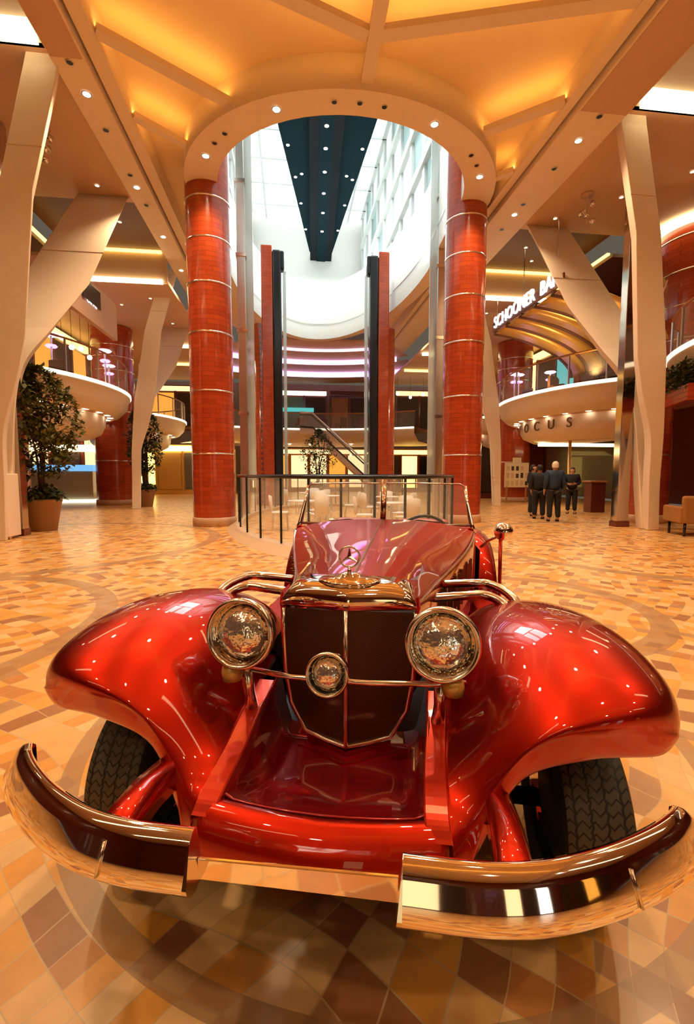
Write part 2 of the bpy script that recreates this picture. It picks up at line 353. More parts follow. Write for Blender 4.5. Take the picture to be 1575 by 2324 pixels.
# free-standing lift towers in the atrium
def tower(w,sd,label):
    t=empty('lift_tower',B(w,21,0),AB,label,'lift tower')
    MB().box(-.24,.24,-.3,.3,0,11.15).build('red_fin',redtile,t,bevel=.04)
    MB().box(*sorted((-sd*.24,-sd*.62)),-.28,.28,0,11.0).build('black_fin',black,t,bevel=.08)
    MB().box(*sorted((-sd*.55,-sd*.75)),-.2,.2,10.2,11.0).build('motor_housing',black,t,bevel=.06)
    MB().lathe([(.34,0),(.34,8.0),(0,8.0)],32,c=(sd*.3,.35,0)).build('guide_column',redtile,t)
    MB().box(*sorted((-sd*.68,-sd*.82)),.0,.08,0,10.2).build('glass_edge',glassy,t)
tower(-2.38,-1,'red and black lift tower left of the atrium centre'); tower(2.75,1,'red and black lift tower right of the atrium centre')
for sd,nm in ((-1,'left'),(1,'right')):
    t=empty('lift_mast',B(3.57 if sd>0 else -2.92,15.4,0),AB,'pale steel and glass lift mast beside the %s oculus column'%nm,'lift mast')
    MB().box(-.13,.13,-.13,.13,0,13.5).build('mast',steel,t,bevel=.02)
    MB().box(*sorted((-sd*.13,-sd*.36)),-.02,.02,1.2,13.5).build('glass_panel',glassy,t)
    for z in (3.3,5.9,8.2,10.4): MB().box(-.16,.16,-.16,.16,z,z+.1).build('collar',chromeb,t)
# Y shaped struts
def sect(pts,th):     # (w centre, half width, v, z): front face full width, back face narrower
    rows=[]
    for wc,hw,v,z in pts:
        s=1 if wc>0 else -1; wb=wc+s*.10; hb=hw*.72
        rows.append([(wc-hw,v-.05,z),(wc+hw,v-.05,z),(wb+hb,v+th,z),(wb-hb,v+th,z)])
    return rows
def strut(sd,dv,label):
    t=empty('slanted_strut',B(0,dv,0),AB,label,'strut')
    fr=spline([(7.60,.16,10.5,0),(7.56,.16,10.5,1.2),(7.48,.18,10.4,2.3),(7.25,.30,10.3,3.3),(7.06,.38,10.2,4.2)],5)+[(6.56,.31,9.9,6.8),(5.85,.30,9.6,8.8),(5.78,.30,9.55,8.96)]
    rr=spline([(7.62,.13,10.75,0),(7.64,.13,11.0,1.5),(7.64,.14,11.2,2.8),(7.62,.20,11.5,3.9),(7.42,.42,12.0,4.85)],5)+[(7.15,.80,12.55,6.1),(6.45,.66,13.8,8.8),(6.4,.66,13.9,8.96)]
    for pts,nm in ((fr,'front_arm'),(rr,'rear_arm')):
        pts=[(sd*a,b,c,d) for a,b,c,d in pts]
        rows=sect(pts,.34); m=MB().grid(rows,closed_u=True,smooth=False); m.add(rows[0],[(0,1,2,3)]); m.add(rows[-1],[(0,1,2,3)])
        m.build(nm,cream,t,bevel=.02)
    # panel joints
    for i in (-3,):
        for pts in (fr,rr):
            a,b,c,d=pts[i]; a2,b2,c2,d2=pts[i+1]; k=.35
            ww=sd*(a+(a2-a)*k); hw=b+(b2-b)*k; vv=c+(c2-c)*k; zz=d+(d2-d)*k
            MB().box(ww-hw-.004,ww+hw+.004,vv-.054,vv-.04,zz,zz+.015).build('panel_joint',creamd,t)
    return t
strut(-1,0,'cream Y shaped strut nearest the camera on the left'); strut(1,0,'cream Y shaped strut nearest the camera on the right')
strut(-1,8.8,'cream Y shaped strut further back beside the left column'); strut(1,8.8,'cream Y shaped strut further back beside the right column')
mirr=mat('mirror_cladding',(.60,.50,.42),.10,1.0)
for sd,nm in ((-1,'left'),(1,'right')):
    t=empty('mirrored_post',B(7.35 if sd>0 else -7.68,11.35,0),AB,'slim mirror clad post standing in the %s strut'%nm,'post')
    MB().box(-.17,.17,-.12,.12,.15,8.9).build('cladding',mirr,t,bevel=.01)
    MB().box(-.19,.19,-.14,.14,0,.15).build('base',woodd,t)
# --------------------------------------------------------- balconies
def ell(c,v0,Aw,Bv,q): return (c-Aw*math.sin(q),v0+Bv*math.cos(q))
def balcony(sd,v0,label,lettering=None,rail=True,nl=11):
    t=empty('balcony',B(0,v0,0),AB,label,'balcony')
    c=11.3; N=44
    def prof(k,z): return [(sd*(c-(c-ell(c,0,3.7*k,5.*k,PI*i/N)[0])),5*k*math.cos(PI*i/N),z) for i in range(N+1)]
    rows=[prof(1.0,4.5),prof(1.0,4.36),prof(.99,4.34),prof(.97,4.0),prof(.9,3.72),prof(.84,3.62)]
    MB().grid(rows).build('fascia',cream,t)
    rows=[prof(.84,3.62),prof(.835,3.66),prof(.77,3.66),prof(.765,3.60)]
    MB().grid(rows).build('light_groove',creamd,t)
    rows=[prof(.765,3.60),prof(.76,3.3),prof(.72,2.98),prof(.62,2.78),prof(.55,2.74),prof(.40,2.74)]
    MB().grid(rows).build('bowl',cream,t)
    m=MB(); P=[(x,y) for x,y,_ in prof(1.0,0)]; m.prism(P+[(sd*16.4,-5),(sd*16.4,5)][::1],4.40,4.5); m.build('deck',woodm,t)
    m=MB(); Q=[(x,y) for x,y,_ in prof(.5,0)]; m.prism(Q,2.72,2.76); m.build('soffit',cream,t)
    rows=[prof(1.003,4.40),prof(1.012,4.42),prof(1.012,4.52),prof(1.0,4.53)]
    MB().grid(rows).build('light_lip',E_lip,t)
    for i in range(nl):
        q=PI*(.12+.76*i/(nl-1)); x,y=ell(c,0,3.7*.80,5.*.80,q)
        MB().disc((sd*x,y,3.64),.10,14).build('downlight',E_spot,t)
    if rail:
        pr=[(sd*(c-(c-ell(c,0,3.62,4.9,PI*i/N)[0])),4.9*math.cos(PI*i/N)) for i in range(N+1)]
        MB().grid([[(x,y,4.6) for x,y in pr],[(x,y,5.5) for x,y in pr]]).build('glass_balustrade',railglass,t)
        MB().tube([(x,y,5.55) for x,y in pr],.035,8).build('handrail',woodm,t)
        for i in range(2,N,4): MB().box(pr[i][0]-.025,pr[i][0]+.025,pr[i][1]-.025,pr[i][1]+.025,4.5,5.52).build('baluster',steel,t)
    if lettering:
        # raised letters follow the curve of the bowl
        n=len(lettering)
        for i,ch in enumerate(lettering):
            q=PI*(.385+.070*i); x,y=ell(c,0,3.7*.775,5.*.775,q); nx,ny=-math.sin(q)/3.7,math.cos(q)/5
            rz=math.atan2(nx,-ny)
            text(ch,'lettering',bronze,.52,t,(sd*x,y,3.30),(PI/2+.0,0,rz),.02)
    return t
railglass=mat('balustrade_glass',(.80,.74,.66),.06,alpha=.14)
bronze=mat('bronze_letters',(.20,.10,.04),.3,.8)
balcony(-1,18,'cream curved balcony bulging out on the left with downlights beneath')
balcony(1,18,'cream curved balcony on the right with raised letters on its bowl','FOCUS')
balcony(-1,28,'distant left balcony glimpsed between strut and column',nl=7)
balcony(1,28,'distant right balcony glimpsed beside the right column',nl=7)
balcony(1,8,'curved balcony cut off at the right edge of the photo',nl=5)
# far concave deck across the end of the atrium
t=empty('far_gallery',B(0,0,0),AB,'far curved gallery deck across the end of the atrium','gallery')
def arc(r0,z,c=20.5,n=30,s=.62): return [(r0*math.sin(s*(2*i/n-1)),c+r0*math.cos(s*(2*i/n-1)),z) for i in range(n+1)]
MB().grid([arc(11.5,4.5),arc(11.5,4.1),arc(12.3,3.6),arc(16,3.5)]).build('fascia',cream,t)
MB().grid([arc(11.5,4.5),arc(16.5,4.5)]).build('deck',woodm,t)
MB().grid([arc(11.48,4.40),arc(11.45,4.42),arc(11.45,4.52),arc(11.5,4.53)]).build('light_lip',E_lip,t)
MB().grid([arc(11.6,4.6),arc(11.6,5.5)]).build('glass_balustrade',railglass,t)
MB().tube(arc(11.6,5.55),.04,8).build('handrail',woodm,t)
for i in range(9):
    a=.9*(i/8-.5); MB().disc((13.2*math.sin(a),20.5+13.2*math.cos(a),3.5),.10,12).build('downlight',E_spot,t)
for i,(r,z) in enumerate(((7.9,8.78),(10.1,8.52),(12.4,8.2))):
    o=MB().grid([arc(r,z+.22,s=.55),arc(r+.02,z-.04,s=.55)]).build('neon_arc',E_purw,loc=B(0,0,0),rz=AB)
    tag(o,('topmost','middle','lowest')[i]+' pink glowing neon arc at the far end of the atrium','neon light')
    o=MB().grid([arc(r-.02,z+.42,s=.55),arc(r,z+.22,s=.55)]).build('neon_arc',E_pur,loc=B(0,0,0),rz=AB)
    tag(o,'violet halo band along the '+('topmost','middle','lowest')[i]+' neon arc','neon light')
    o=sb(MB().grid([arc(r,z,s=.62),arc(r+2.3,z,s=.62)]),'ceiling_far',bay)
# --------------------------------------------------------- shops and walls behind
def quadbox(name,w0,w1,v0,v1,z0,z1,m,label,cat,grp=None,bevel=0,parent=None):
    c=((w0+w1)/2,(v0+v1)/2,z0)
    o=MB().box(w0-c[0],w1-c[0],v0-c[1],v1-c[1],0,z1-z0).build(name,m,loc=B(*c),rz=AB,bevel=bevel); return tag(o,label,cat,grp)
def shopfront(w,v,z,wid,hgt,face,mats,label,n=3,back=woodd,header=None,rz=None):
    """recessed shop window; face is the hall side it looks to: 'l','r' (side walls) or 'v' (towards the camera)"""
    rot={'v':0,'r':PI/2,'l':-PI/2}[face]
    t=empty('shopfront',B(w,v,z),AB+rot,label,'shopfront')
    MB().box(-wid/2,wid/2,.0,.12,0,hgt).build('backing',back,t)
    pw=wid/n
    for i in range(n):
        MB().box(-wid/2+i*pw+.12,-wid/2+(i+1)*pw-.12,-.05,.0,.35,hgt-.55).build('display_window',mats[i%len(mats)],t)
    for i in range(n+1): MB().box(-wid/2+i*pw-.06,-wid/2+i*pw+.06,-.12,.02,0,hgt-.3).build('mullion',back,t)
    MB().box(-wid/2,wid/2,-.16,.02,hgt-.42,hgt-.1).build('header',header or back,t)
    MB().box(-wid/2,wid/2,-.14,.02,0,.3).build('sill',back,t)
    return t
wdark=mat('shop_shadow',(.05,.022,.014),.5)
# left mezzanine
shopfront(-11.6,17,4.5,5.5,3.3,'r',[wdark,E_org,wdark],'dim shopfront with a glowing orange display on the left mezzanine')
shopfront(-11.6,22.5,4.5,5,3.3,'r',[E_org,wdark,E_org],'orange glowing shopfront on the left mezzanine',header=E_yel)
shopfront(-12.8,28.2,4.5,5.6,3.3,'r',[E_shop,wdark,E_org],'farther shopfront on the left mezzanine')
# right mezzanine
shopfront(11.6,17,4.5,5.5,3.3,'l',[wdark,black,wdark],'dark shopfront on the right mezzanine')
shopfront(11.6,22.5,4.5,5,3.3,'l',[E_shop,wdark,E_teal],'shopfront with a teal window on the right mezzanine',header=E_yel)
shopfront(12.8,28.2,4.5,5.6,3.3,'l',[wdark,E_shop,wdark],'farther shopfront on the right mezzanine')
# far end upper and lower
shopfront(-1.2,36.5,4.5,5.2,3.4,'v',[wdark,mat('green_glass',(.12,.2,.12),.2),wdark],'far upper shopfront with a bright white fascia band',header=E_shopw)
shopfront(4.0,36.6,4.5,4.6,3.4,'v',[woodm,wdark,wdark],'brown far upper shopfront right of centre')
shopfront(9.2,34.5,4.5,5.4,3.2,'v',[wdark,wdark,mat('plum_glass',(.12,.03,.04),.2)],'dark plum shopfront behind the right lift tower',header=E_shop)
shopfront(-8.5,34.5,4.5,6,3.2,'v',[E_org,wdark,E_shop],'shopfront far behind the left column',header=E_shop)
shopfront(0,36.5,0,9.0,3.4,'v',[E_shop,E_org,E_shop],'warm glowing ground floor shopfront at the far end',n=6,back=woodm,header=E_shop)
shopfront(9.0,34.5,0,7.,3.3,'v',[wdark,E_yel,black],'ground floor shopfront with a yellow display',n=5,header=E_yel)
shopfront(-8.8,33,0,7.,3.4,'v',[E_yel,gold,mat('lift_door',(.35,.38,.40),.2,.8)],'golden entrance with a lift door on the far left',n=4,back=gold,header=E_warm)
o=quadbox('teal_sign',-2.9,.4,36.2,36.3,6.2,6.5,E_teal,'narrow teal lit sign at the far end of the gallery','sign')
# left ground floor: glass counter with blue glow, food display
t=empty('glass_counter',B(-13.3,24.3,0),AB,'long glass counter with a blue glowing edge on the left','counter')
MB().box(-2.2,2.2,-.3,.4,.12,1.55).build('glass_front',mat('counter_glass',(.66,.68,.52),.2),t,bevel=.02)
MB().box(-2.25,2.25,-.34,.45,1.55,1.85).build('glowing_edge',E_blue,t,bevel=.03)
MB().box(-2.25,2.25,-.4,.45,0,.16).build('plinth',E_lip,t)
shopfront(-12.6,26.6,0,6.6,3.9,'v',[E_shop,wdark,E_shop],'bar back wall with warm lit shelves behind the glass counter',n=4,header=E_shop)
# ground floor right: dark red wall, board, people, podium
shopfront(10.6,25.4,0,5.4,3.6,'v',[woodd,wdark,woodd],'dark red panelled shop entrance behind the group of people',n=4,header=woodd)
def board():
    t=empty('notice_board',B(9.55,21.4,0),AB,'white notice board covered with small cards in front of the red column','notice board')
    MB().box(-.62,.62,-.02,.02,.75,1.95).build('panel',mat('board_white',(.75,.62,.42),.5),t,bevel=.01)
    MB().box(-.22,.22,-.02,.02,1.95,2.2).build('crest',mat('board_white',(.75,.62,.42),.5),t,bevel=.01)
    for x in (-.5,.5): MB().box(x-.03,x+.03,-.03,.03,0,.8).build('leg',woodm,t)
    random.seed(5)
    for i in range(14):
        x=-.52+(i%5)*.24; z=.85+(i//5)*.36; MB().box(x,x+.13,-.03,-.021,z,z+.2+random.random()*.06).build('card',random.choice([creamd,wdark,bay]),t)
board()
t=empty('podium',B(9.75,15.8,0),AB,'dark wooden host podium right of the standing people','podium')
MB().box(-.28,.28,-.22,.22,0,1.1).build('body',woodd,t,bevel=.02); MB().box(-.34,.34,-.28,.28,1.1,1.16).build('top',woodm,t,bevel=.015)
t=empty('brass_post',B(9.6,17.2,0),AB,'slim brass sign post behind the podium','post')
MB().lathe([(0,0),(.18,0),(.18,.03),(.06,.05),(.06,2.9),(0,2.9)],20).build('pole',gold,t)
# side displays below the right balcony
strip(9.2,13.5,18.6,18.9,2.60,2.72,E_warm,'bright soffit light strip under the right balcony')
strip(-15,-10.2,26.2,26.44,2.6,2.95,E_warm,'bright light strip above the left bar counter')
# barrel ceiling of gold panels with dark ribs, right mezzanine; sign above
t=empty('barrel_canopy',B(6.6,15.6,0),AB,'gold striped barrel canopy curving over the right balcony','canopy')
N=16
for k in range(5):
    v0=-2.6+k*1.02; v1=v0+.80
    P=lambda q,v:(.1+3.5*math.sin(q),v+.25*math.sin(q),6.95-1.55*(1-math.cos(q))-.12*abs(math.sin(q*2)))
    qs=[PI*.5*i/N for i in range(N+1)]
    MB().grid([[P(q,v0),P(q,(v0+v1)/2),P(q,v1)] for q in qs]).build('gold_panel',gold,t,solid=.03,off=1)
    MB().grid([[P(q,v1),P(q,v1+.22)] for q in qs]).build('rib',darkw,t,solid=.12,off=1)
t=empty('hanging_sign',B(6.42,15.3,7.18),AB-PI/2,'white lettered bar sign running along the right fascia','sign')
text('SCHOONER  BAR','lettering',E_letter,.60,t,(0,-.0,0),(PI/2,0,0),.03,sx=.92)
MB().box(-2.35,2.35,.03,.08,-.26,.05).build('backing',darkw,t)
for x in (-2,0,2): MB().tube([(x,.05,0),(x,.05,1.75)],.015,6).build('hanger',steel,t)
t=empty('wall_screen',B(-7.27,14.85,6.6),AB+PI/2,'dark screen with teal and white logo on the left fascia','screen')
MB().box(-.62,.62,-.02,.0,-.27,.27).build('panel',black,t,bevel=.02)
text('On Air','lettering',E_letter,.26,t,(.08,-.03,-.13),(PI/2,0,0),.005)
MB().disc((0,0,0),.16,20).build('emblem',E_teal,t).rotation_euler=(PI/2,0,0); t.children[-1].location=(-.33,-.03,.10)
MB().disc((0,0,0),.09,20).build('emblem',E_letter,t).rotation_euler=(PI/2,0,0); t.children[-1].location=(.05,-.03,.12)
# purple neon figures and little lit tables on the mezzanines
# shops behind the viewer, seen only as reflections in the chrome
shopfront(3.2,-14.8,0,5.5,4.6,'v',[E_shopw,wdark,E_shop],'bright shopfront behind the viewer',n=3).rotation_euler=(0,0,AB+PI)
shopfront(-6.5,-14.8,0,7,4.6,'v',[wdark,E_shop,wdark],'dim shopfront behind the viewer',n=4).rotation_euler=(0,0,AB+PI)
shopfront(11,-14.8,0,7,4.6,'v',[wdark,E_org,wdark],'dark shopfront behind the viewer at right',n=4).rotation_euler=(0,0,AB+PI)
def neon_stand(w,v,label,s=1.):
    t=empty('neon_light_stand',B(w,v,4.5),AB,label,'neon light','neon stands on the mezzanines')
    MB().lathe([(0,0),(.25,0),(.25,.04),(.03,.06),(.03,1.5*s),(0,1.5*s)],16).build('stem',steel,t)
    MB().lathe([(.20,1.5*s),(.25,1.54*s),(.20,1.58*s),(.1,1.6*s)],20).build('ring_shade',E_purw,t)
    MB().lathe([(.15,1.15*s),(.19,1.19*s),(.15,1.23*s)],20).build('lower_ring',E_pur,t)
for i,(w,v) in enumerate(((-8.6,19.4),(-8.9,20.6),(-9.6,17.4),(8.9,20.2),(9.3,21.4),(10.,19.5))):
    neon_stand(w,v,'purple neon ring light on the %s mezzanine'%('left' if w<0 else 'right'),.9 if i%2 else 1.1)
# escalator coming down from the far gallery
t=empty('escalator',B(-.8,31,0),AB,'escalator slanting down from the far gallery to the ground floor','escalator')
ex=[(0,0,4.5),(.8,-.15,4.45),(5.2,-1.5,.25),(6.0,-1.7,.1)]
for k_,(o_,z_,nm_,mt_) in enumerate(((0,-.25,'truss',creamd),(0,.0,'steps',black))): MB().grid([[(x,y+q+o_,z+z_) for q in (-.55,.55)] for x,y,z in ex],smooth=False).build(nm_,mt_,t,solid=.1 if k_ else .3)
for q in (-.6,.6):
    MB().grid([[(x,y+q,z+zz) for zz in (0,.85)] for x,y,z in ex],smooth=False).build('balustrade',railglass,t); MB().tube([(x,y+q,z+.9) for x,y,z in ex],.05,8).build('handrail',steel if q<0 else black,t)
t=empty('branch_sculpture',B(8.45,12.0,4.45),AB,'pale pink branching sculpture standing on the right edge balcony','sculpture')
bz=mat('pale_branch',(.85,.55,.45),.3)
MB().tube(spline([(-.35,0,.05),(-.15,0,.12),(.0,0,.35),(.05,0,.75),(.1,0,1.3),(.35,0,1.9),(.5,0,2.3)],5),[.06-.0015*k for k in range(31)],8).build('trunk',bz,t)
MB().tube(spline([(.02,0,.6),(-.12,0,.95),(-.2,0,1.4)],5),.025,8).build('branch',bz,t); MB().tube(spline([(.12,0,1.3),(.0,0,1.7),(-.02,0,2.1)],5),.025,8).build('branch',bz,t)
# --------------------------------------------------------- atrium above the shaft
def winwall(sd):
    t=empty('window',B(0,0,0),AB); t['kind']='structure'; t.name='window_%d'%(1 if sd<0 else 2)
    w=sd*4.15; z0=11.75; z1=20.5; n=13; v0=9.0; v1=35.6; dv=(v1-v0)/n
    for i in range(n):
        for j in range(4):
            zz0=z0+.2+j*2.15
            MB().box(*sorted((w,w+sd*.03)),v0+i*dv+.22,v0+(i+1)*dv-.22,zz0+.25,zz0+1.9).build('pane',E_day if (i*3+j)%4 else E_day2,t)
    m=MB()
    for i in range(n+1): m.box(*sorted((w-sd*.12,w+sd*.08)),v0+i*dv-.16,v0+i*dv+.16,z0,z1)
    for j in range(5): m.box(*sorted((w-sd*.22,w+sd*.08)),v0,v1,z0+j*2.15-.05,z0+j*2.15+.28)
    m.build('frame',mat('window_frame_white',(.62,.66,.64),.4),t)
winwall(-1); winwall(1)
m=MB(); m.add([(-4.2,36.6,11.7),(4.2,36.6,11.7),(4.2,36.6,20.5),(-4.2,36.6,20.5)],[(0,1,2,3)]); sb(m,'wall_atrium_end',white)
m=MB(); m.add([(-4.2,26,11.72),(4.2,26,11.72),(4.2,36.6,11.72),(-4.2,36.6,11.72)],[(0,1,2,3)]); sb(m,'floor_atrium_roof',white)
# skylight: luminous roof with a dark boat shaped ceiling hung below it
m=MB(); m.add([(-4.4,6,20.5),(4.4,6,20.5),(4.4,36.7,20.5),(-4.4,36.7,20.5)],[(0,1,2,3)]); o=sb(m,'window_3',emis('skylight_glass',(.92,1.,1.),2.0))
m=MB()
for i in range(12): m.box(-4.2,4.2,8+i*2.4,8.10+i*2.4,20.3,20.45)
for x in (-3,3): m.box(x-.06,x+.06,7,36,20.2,20.4)
sb(m,'trim_2',mat('rafter_grey',(.80,.84,.82),.5))
navy=mat('navy_ceiling',(.002,.016,.024),.55); navyd=mat('navy_ceiling_dark',(.0015,.004,.008),.3)
for q_ in (navy,navyd): q_.node_tree.nodes['Principled BSDF'].inputs['Specular IOR Level'].default_value=.05
t=empty('hung_ceiling',B(.45,24,18),AB-.045,'dark teal boat shaped ceiling hung beneath the skylight','hung ceiling')
MB().prism([(-3.9,-15),(3.9,-15),(2.3,-.5),(1.25,8.5),(.85,12.),(-.85,12.),(-1.25,8.5),(-2.3,-.5)],0,.15).build('side_panels',navy,t)
MB().prism([(-.85,-15),(.85,-15),(.80,13.2),(-.80,13.2)],-.35,0).build('spine',navyd,t)
MB().prism([(-.35,-15),(.35,-15),(.33,13.2),(-.33,13.2)],-.40,-.35).build('spine_recess',navy,t)
for i,v in enumerate((-1.2,.3,2.1,4.,6.,8.2)): MB().disc((0,v,-.41),.10,14).build('downlight',E_spot,t)
for sd in (-1,1):
    for i,(w,v) in enumerate(((1.9,.6),(1.6,3.1),(1.35,5.6),(1.1,8.6),(1.25,2.8))): MB().disc((sd*w,v+.2,-.01),.085,14).build('downlight',E_spot,t)
# --------------------------------------------------------- glass railing round the floor opening
def railing():
    t=empty('glass_railing',B(-.05,13.9,0),AB,'oval glass railing with dark handrail behind the car','railing')
    n=64; A=2.85; Bv=6.3
    P=[(A*math.cos(2*PI*i/n),Bv*math.sin(2*PI*i/n)) for i in range(n)]
    MB().tube([(x,y,1.36) for x,y in P]+[(P[0][0],P[0][1],1.36)],.035,8,cap=False).build('handrail',black,t)
    MB().grid([[(x*.995,y*.995,.12) for x,y in P],[(x*.995,y*.995,1.30) for x,y in P]],closed_u=True).build('glass',mat('railing_glass',(.72,.72,.66),.05,alpha=.26),t)
    MB().grid([[(x*k,y*k,z) for x,y in P] for k,z in ((.96,.0),(.96,.11),(1.03,.11),(1.10,.0))],closed_u=True,smooth=False).build('curb',mat('curb_stone',(.60,.40,.24),.4),t)
    for i in range(0,n,2):
        x,y=P[i]; MB().box(x-.02,x+.02,y-.02,y+.02,.1,1.34).build('baluster',black,t)
railing()
# cafe furniture inside the railing
whitep=mat('chair_white',(.80,.76,.70),.35)
def cafe_chair(w,v,rz):
    t=empty('cafe_chair',B(w,v,0),AB+rz,'white cafe chair inside the oval glass railing','chair','cafe chairs inside the railing')
    MB().box(-.2,.2,-.2,.2,.43,.47).build('seat',whitep,t,bevel=.015)
    rows=[[(-.2,.2,.47),(-.1,.23,.47),(.1,.23,.47),(.2,.2,.47)],[(-.2,.22,.85),(-.1,.27,.88),(.1,.27,.88),(.2,.22,.85)]]
    MB().grid(rows).build('backrest',whitep,t,solid=.02)
    for x in (-.17,.17):
        for y in (-.17,.17): MB().tube([(x,y,.43),(x*1.15,y*1.15,0)],.012,6).build('leg',steel,t)
    return t
def cafe_table(w,v):
    t=empty('cafe_table',B(w,v,0),AB,'round cafe table inside the oval glass railing','table','cafe tables inside the railing')
    MB().lathe([(0,.72),(.34,.72),(.35,.735),(.34,.75),(0,.75)],24).build('tabletop',whitep,t)
    MB().lathe([(0,0),(.22,0),(.22,.02),(.03,.05),(.03,.72)],20).build('pedestal',steel,t)
for w,v in ((-1.1,11.6),(.9,10.6),(-.2,14.2),(1.4,13.4),(-.8,16.6)):
    cafe_table(w,v)
    for i in range(3): a=i*2.1+w; cafe_chair(w+.62*math.cos(a),v+.62*math.sin(a),a-PI/2)
# --------------------------------------------------------- planters
def leaf_cloud(n,fn,size,rnd):
    m=MB()
    for _ in range(n):
        c=Vector(fn()); d=Vector((rnd.uniform(-1,1),rnd.uniform(-1,1),rnd.uniform(-.6,.7))).normalized(); s=size*rnd.uniform(.6,1.3)
        a=d.cross(Vector((0,0,1))).normalized()*s*.28; b=d*s
        m.add([c,c+b*.5+a,c+b,c+b*.5-a],[(0,1,2,3)])
    return m
def planter_tree(w,v,h,pr,ph,cr_,label,seed,lf=leafm,nn=2600,thin=.5):
    rnd=random.Random(seed)
    t=empty('potted_tree',B(w,v,0),AB,label,'potted tree')
    MB().lathe([(0,0),(pr*.68,0),(pr,ph-.05),(pr*1.02,ph-.05),(pr*1.02,ph),(pr*.93,ph),(pr*.9,ph-.08),(0,ph-.08)],36).build('pot',pot,t)
    MB().lathe([(0,ph-.06),(pr*.9,ph-.06)],30).build('soil',soilm,t)
    m=MB(); tips=[]
    for i in range(7):
        a=i*.9+rnd.random(); b=(rnd.uniform(.2,.6)*cr_)
        pts=[(.04*math.cos(a),.04*math.sin(a),ph-.1),(.10*math.cos(a)+rnd.uniform(-.05,.05),.1*math.sin(a),ph+(h-ph)*.35),(b*math.cos(a)*.7,b*math.sin(a)*.7,ph+(h-ph)*.65),(b*math.cos(a),b*math.sin(a),h-rnd.uniform(.1,.7))]
        m.tube(spline(pts,5),[.028*(1-.75*k/15) for k in range(16)],7); tips.append(pts)
    m.build('trunk',barkm,t)
    def fn():
        while True:
            z=rnd.uniform(0,1)**.8; r=cr_*(math.sin(PI*min(1,z*.85+.12))**.7)*math.sqrt(rnd.random()); a=rnd.uniform(0,2*PI)
            if noise.noise(Vector((r*math.cos(a)*2.3,r*math.sin(a)*2.3,z*5+seed)))>-.08: return (r*math.cos(a),r*math.sin(a),ph+(h-ph)*(.18+.82*z))
    tag(leaf_cloud(nn,fn,.16,rnd).build('foliage',lf,t,merge=False),kind='stuff')
    def f2():
        r=pr*1.15*math.sqrt(rnd.random()); a=rnd.uniform(0,2*PI); return (r*math.cos(a),r*math.sin(a),ph+rnd.uniform(-.05,.32)*(1.2-r/pr*.7))
    tag(leaf_cloud(700,f2,.15,rnd).build('underplanting',leafd,t,merge=False),kind='stuff')
planter_tree(-7.6,12.3,4.0,.42,.80,.98,'large bushy tree in a brown round planter at left',3,nn=4600)
planter_tree(-7.7,20.8,4.3,.42,.75,.80,'slender dark tree in a smaller planter beside the far strut',8,leafd,4200)
planter_tree(0.2,27.5,4.0,.5,.6,1.1,'tree standing in the middle of the far atrium',12,leafd,2200)
# garland planter on the right edge balcony
t=empty('balcony_planter',B(8.25,10.5,3.6),AB+R(67),'planter trough with trailing greenery at the right edge','planter')
MB().box(-.7,.7,-.16,.16,-.45,-.05).build('trough',redtile,t,bevel=.02)
rnd=random.Random(4); tag(leaf_cloud(1400,lambda:(rnd.uniform(-.75,.75),rnd.uniform(-.24,.24),rnd.uniform(-.1,.5)),.13,rnd).build('foliage',leafd,t,merge=False),kind='stuff')
# white cabinet at the left edge and low armchairs at the right edge
t=empty('side_cabinet',B(-8.03,10.85,0),AB,'cream cabinet cut off by the left edge of the photo','cabinet')
MB().box(-.55,.55,-.25,.25,.05,1.42).build('body',cream,t,bevel=.02)
MB().box(-.50,.50,-.2,.2,0,.06).build('plinth',woodd,t)
for x in (-.26,.26): d=MB().box(x-.24,x+.24,-.262,-.25,.1,1.36).build('door',cream,t,bevel=.004); MB().lathe([(0,0),(.015,0),(.018,.03),(0,.035)],12,c=(x*.2,-.262,.75),axis=(0,-1,0)).build('knob',steel,d)
def armchair(w,v,rz,label):
    t=empty('armchair',B(w,v,0),AB+rz,label,'armchair')
    MB().box(-.42,.42,-.4,.4,.30,.46).build('seat',mat('tan_leather',(.36,.16,.045),.4),t,bevel=.04)
    MB().box(-.45,.45,.30,.44,.30,.92).build('backrest',mat('tan_leather',(.36,.16,.045),.4),t,bevel=.05)
    for x in (-.44,.44): MB().box(x-.06,x+.06,-.4,.4,.3,.68).build('armrest',mat('tan_leather',(.36,.16,.045),.4),t,bevel=.04)
    for x in (-.36,.36):
        for y in (-.34,.34): MB().tube([(x,y,.3),(x,y,0)],.03,8).build('leg',black,t)
armchair(7.85,9.55,PI-.3,'tan leather armchair at the right edge, back to the car'); armchair(9.0,9.9,PI,'second tan armchair further right, partly outside the photo')
# little pendant lamps under the galleries
def pendant(w,v,z,zc,label,grp):
    t=empty('pendant_lamp',B(w,v,z),AB,label,'pendant lamp',grp)
    MB().lathe([(0,-.10),(.07,-.08),(.10,0),(.07,.07),(0,.10)],14).build('globe',E_spot if z>4 else emis('globe_glow',(1,.74,.30),3.),t)
    MB().tube([(0,0,.1),(0,0,zc-z)],.008,5).build('cord',black,t)
for i in range(9): pendant(-14.8+i*.62,25.2,2.55+.12*(i%3),3.55,'small glowing globe lamp above the left bar counter','globe lamps over the bar')
for i in range(8): pendant(-4.0+i*1.15,33.2,2.75+.15*(i%2),3.5,'small glowing globe lamp under the far gallery','globe lamps under the far gallery')
for i in range(6): pendant(4.9+i*.9,31.0,6.6+.2*(i%2),8.0,'distant globe lamp over the far right mezzanine','globe lamps over the far mezzanine')
for i in range(7): pendant(-9.8,16.2+i*.8,6.3+.15*(i%2),7.05 if i<1 else 7.98,'globe lamp hanging over the left balcony','globe lamps over the left balcony')
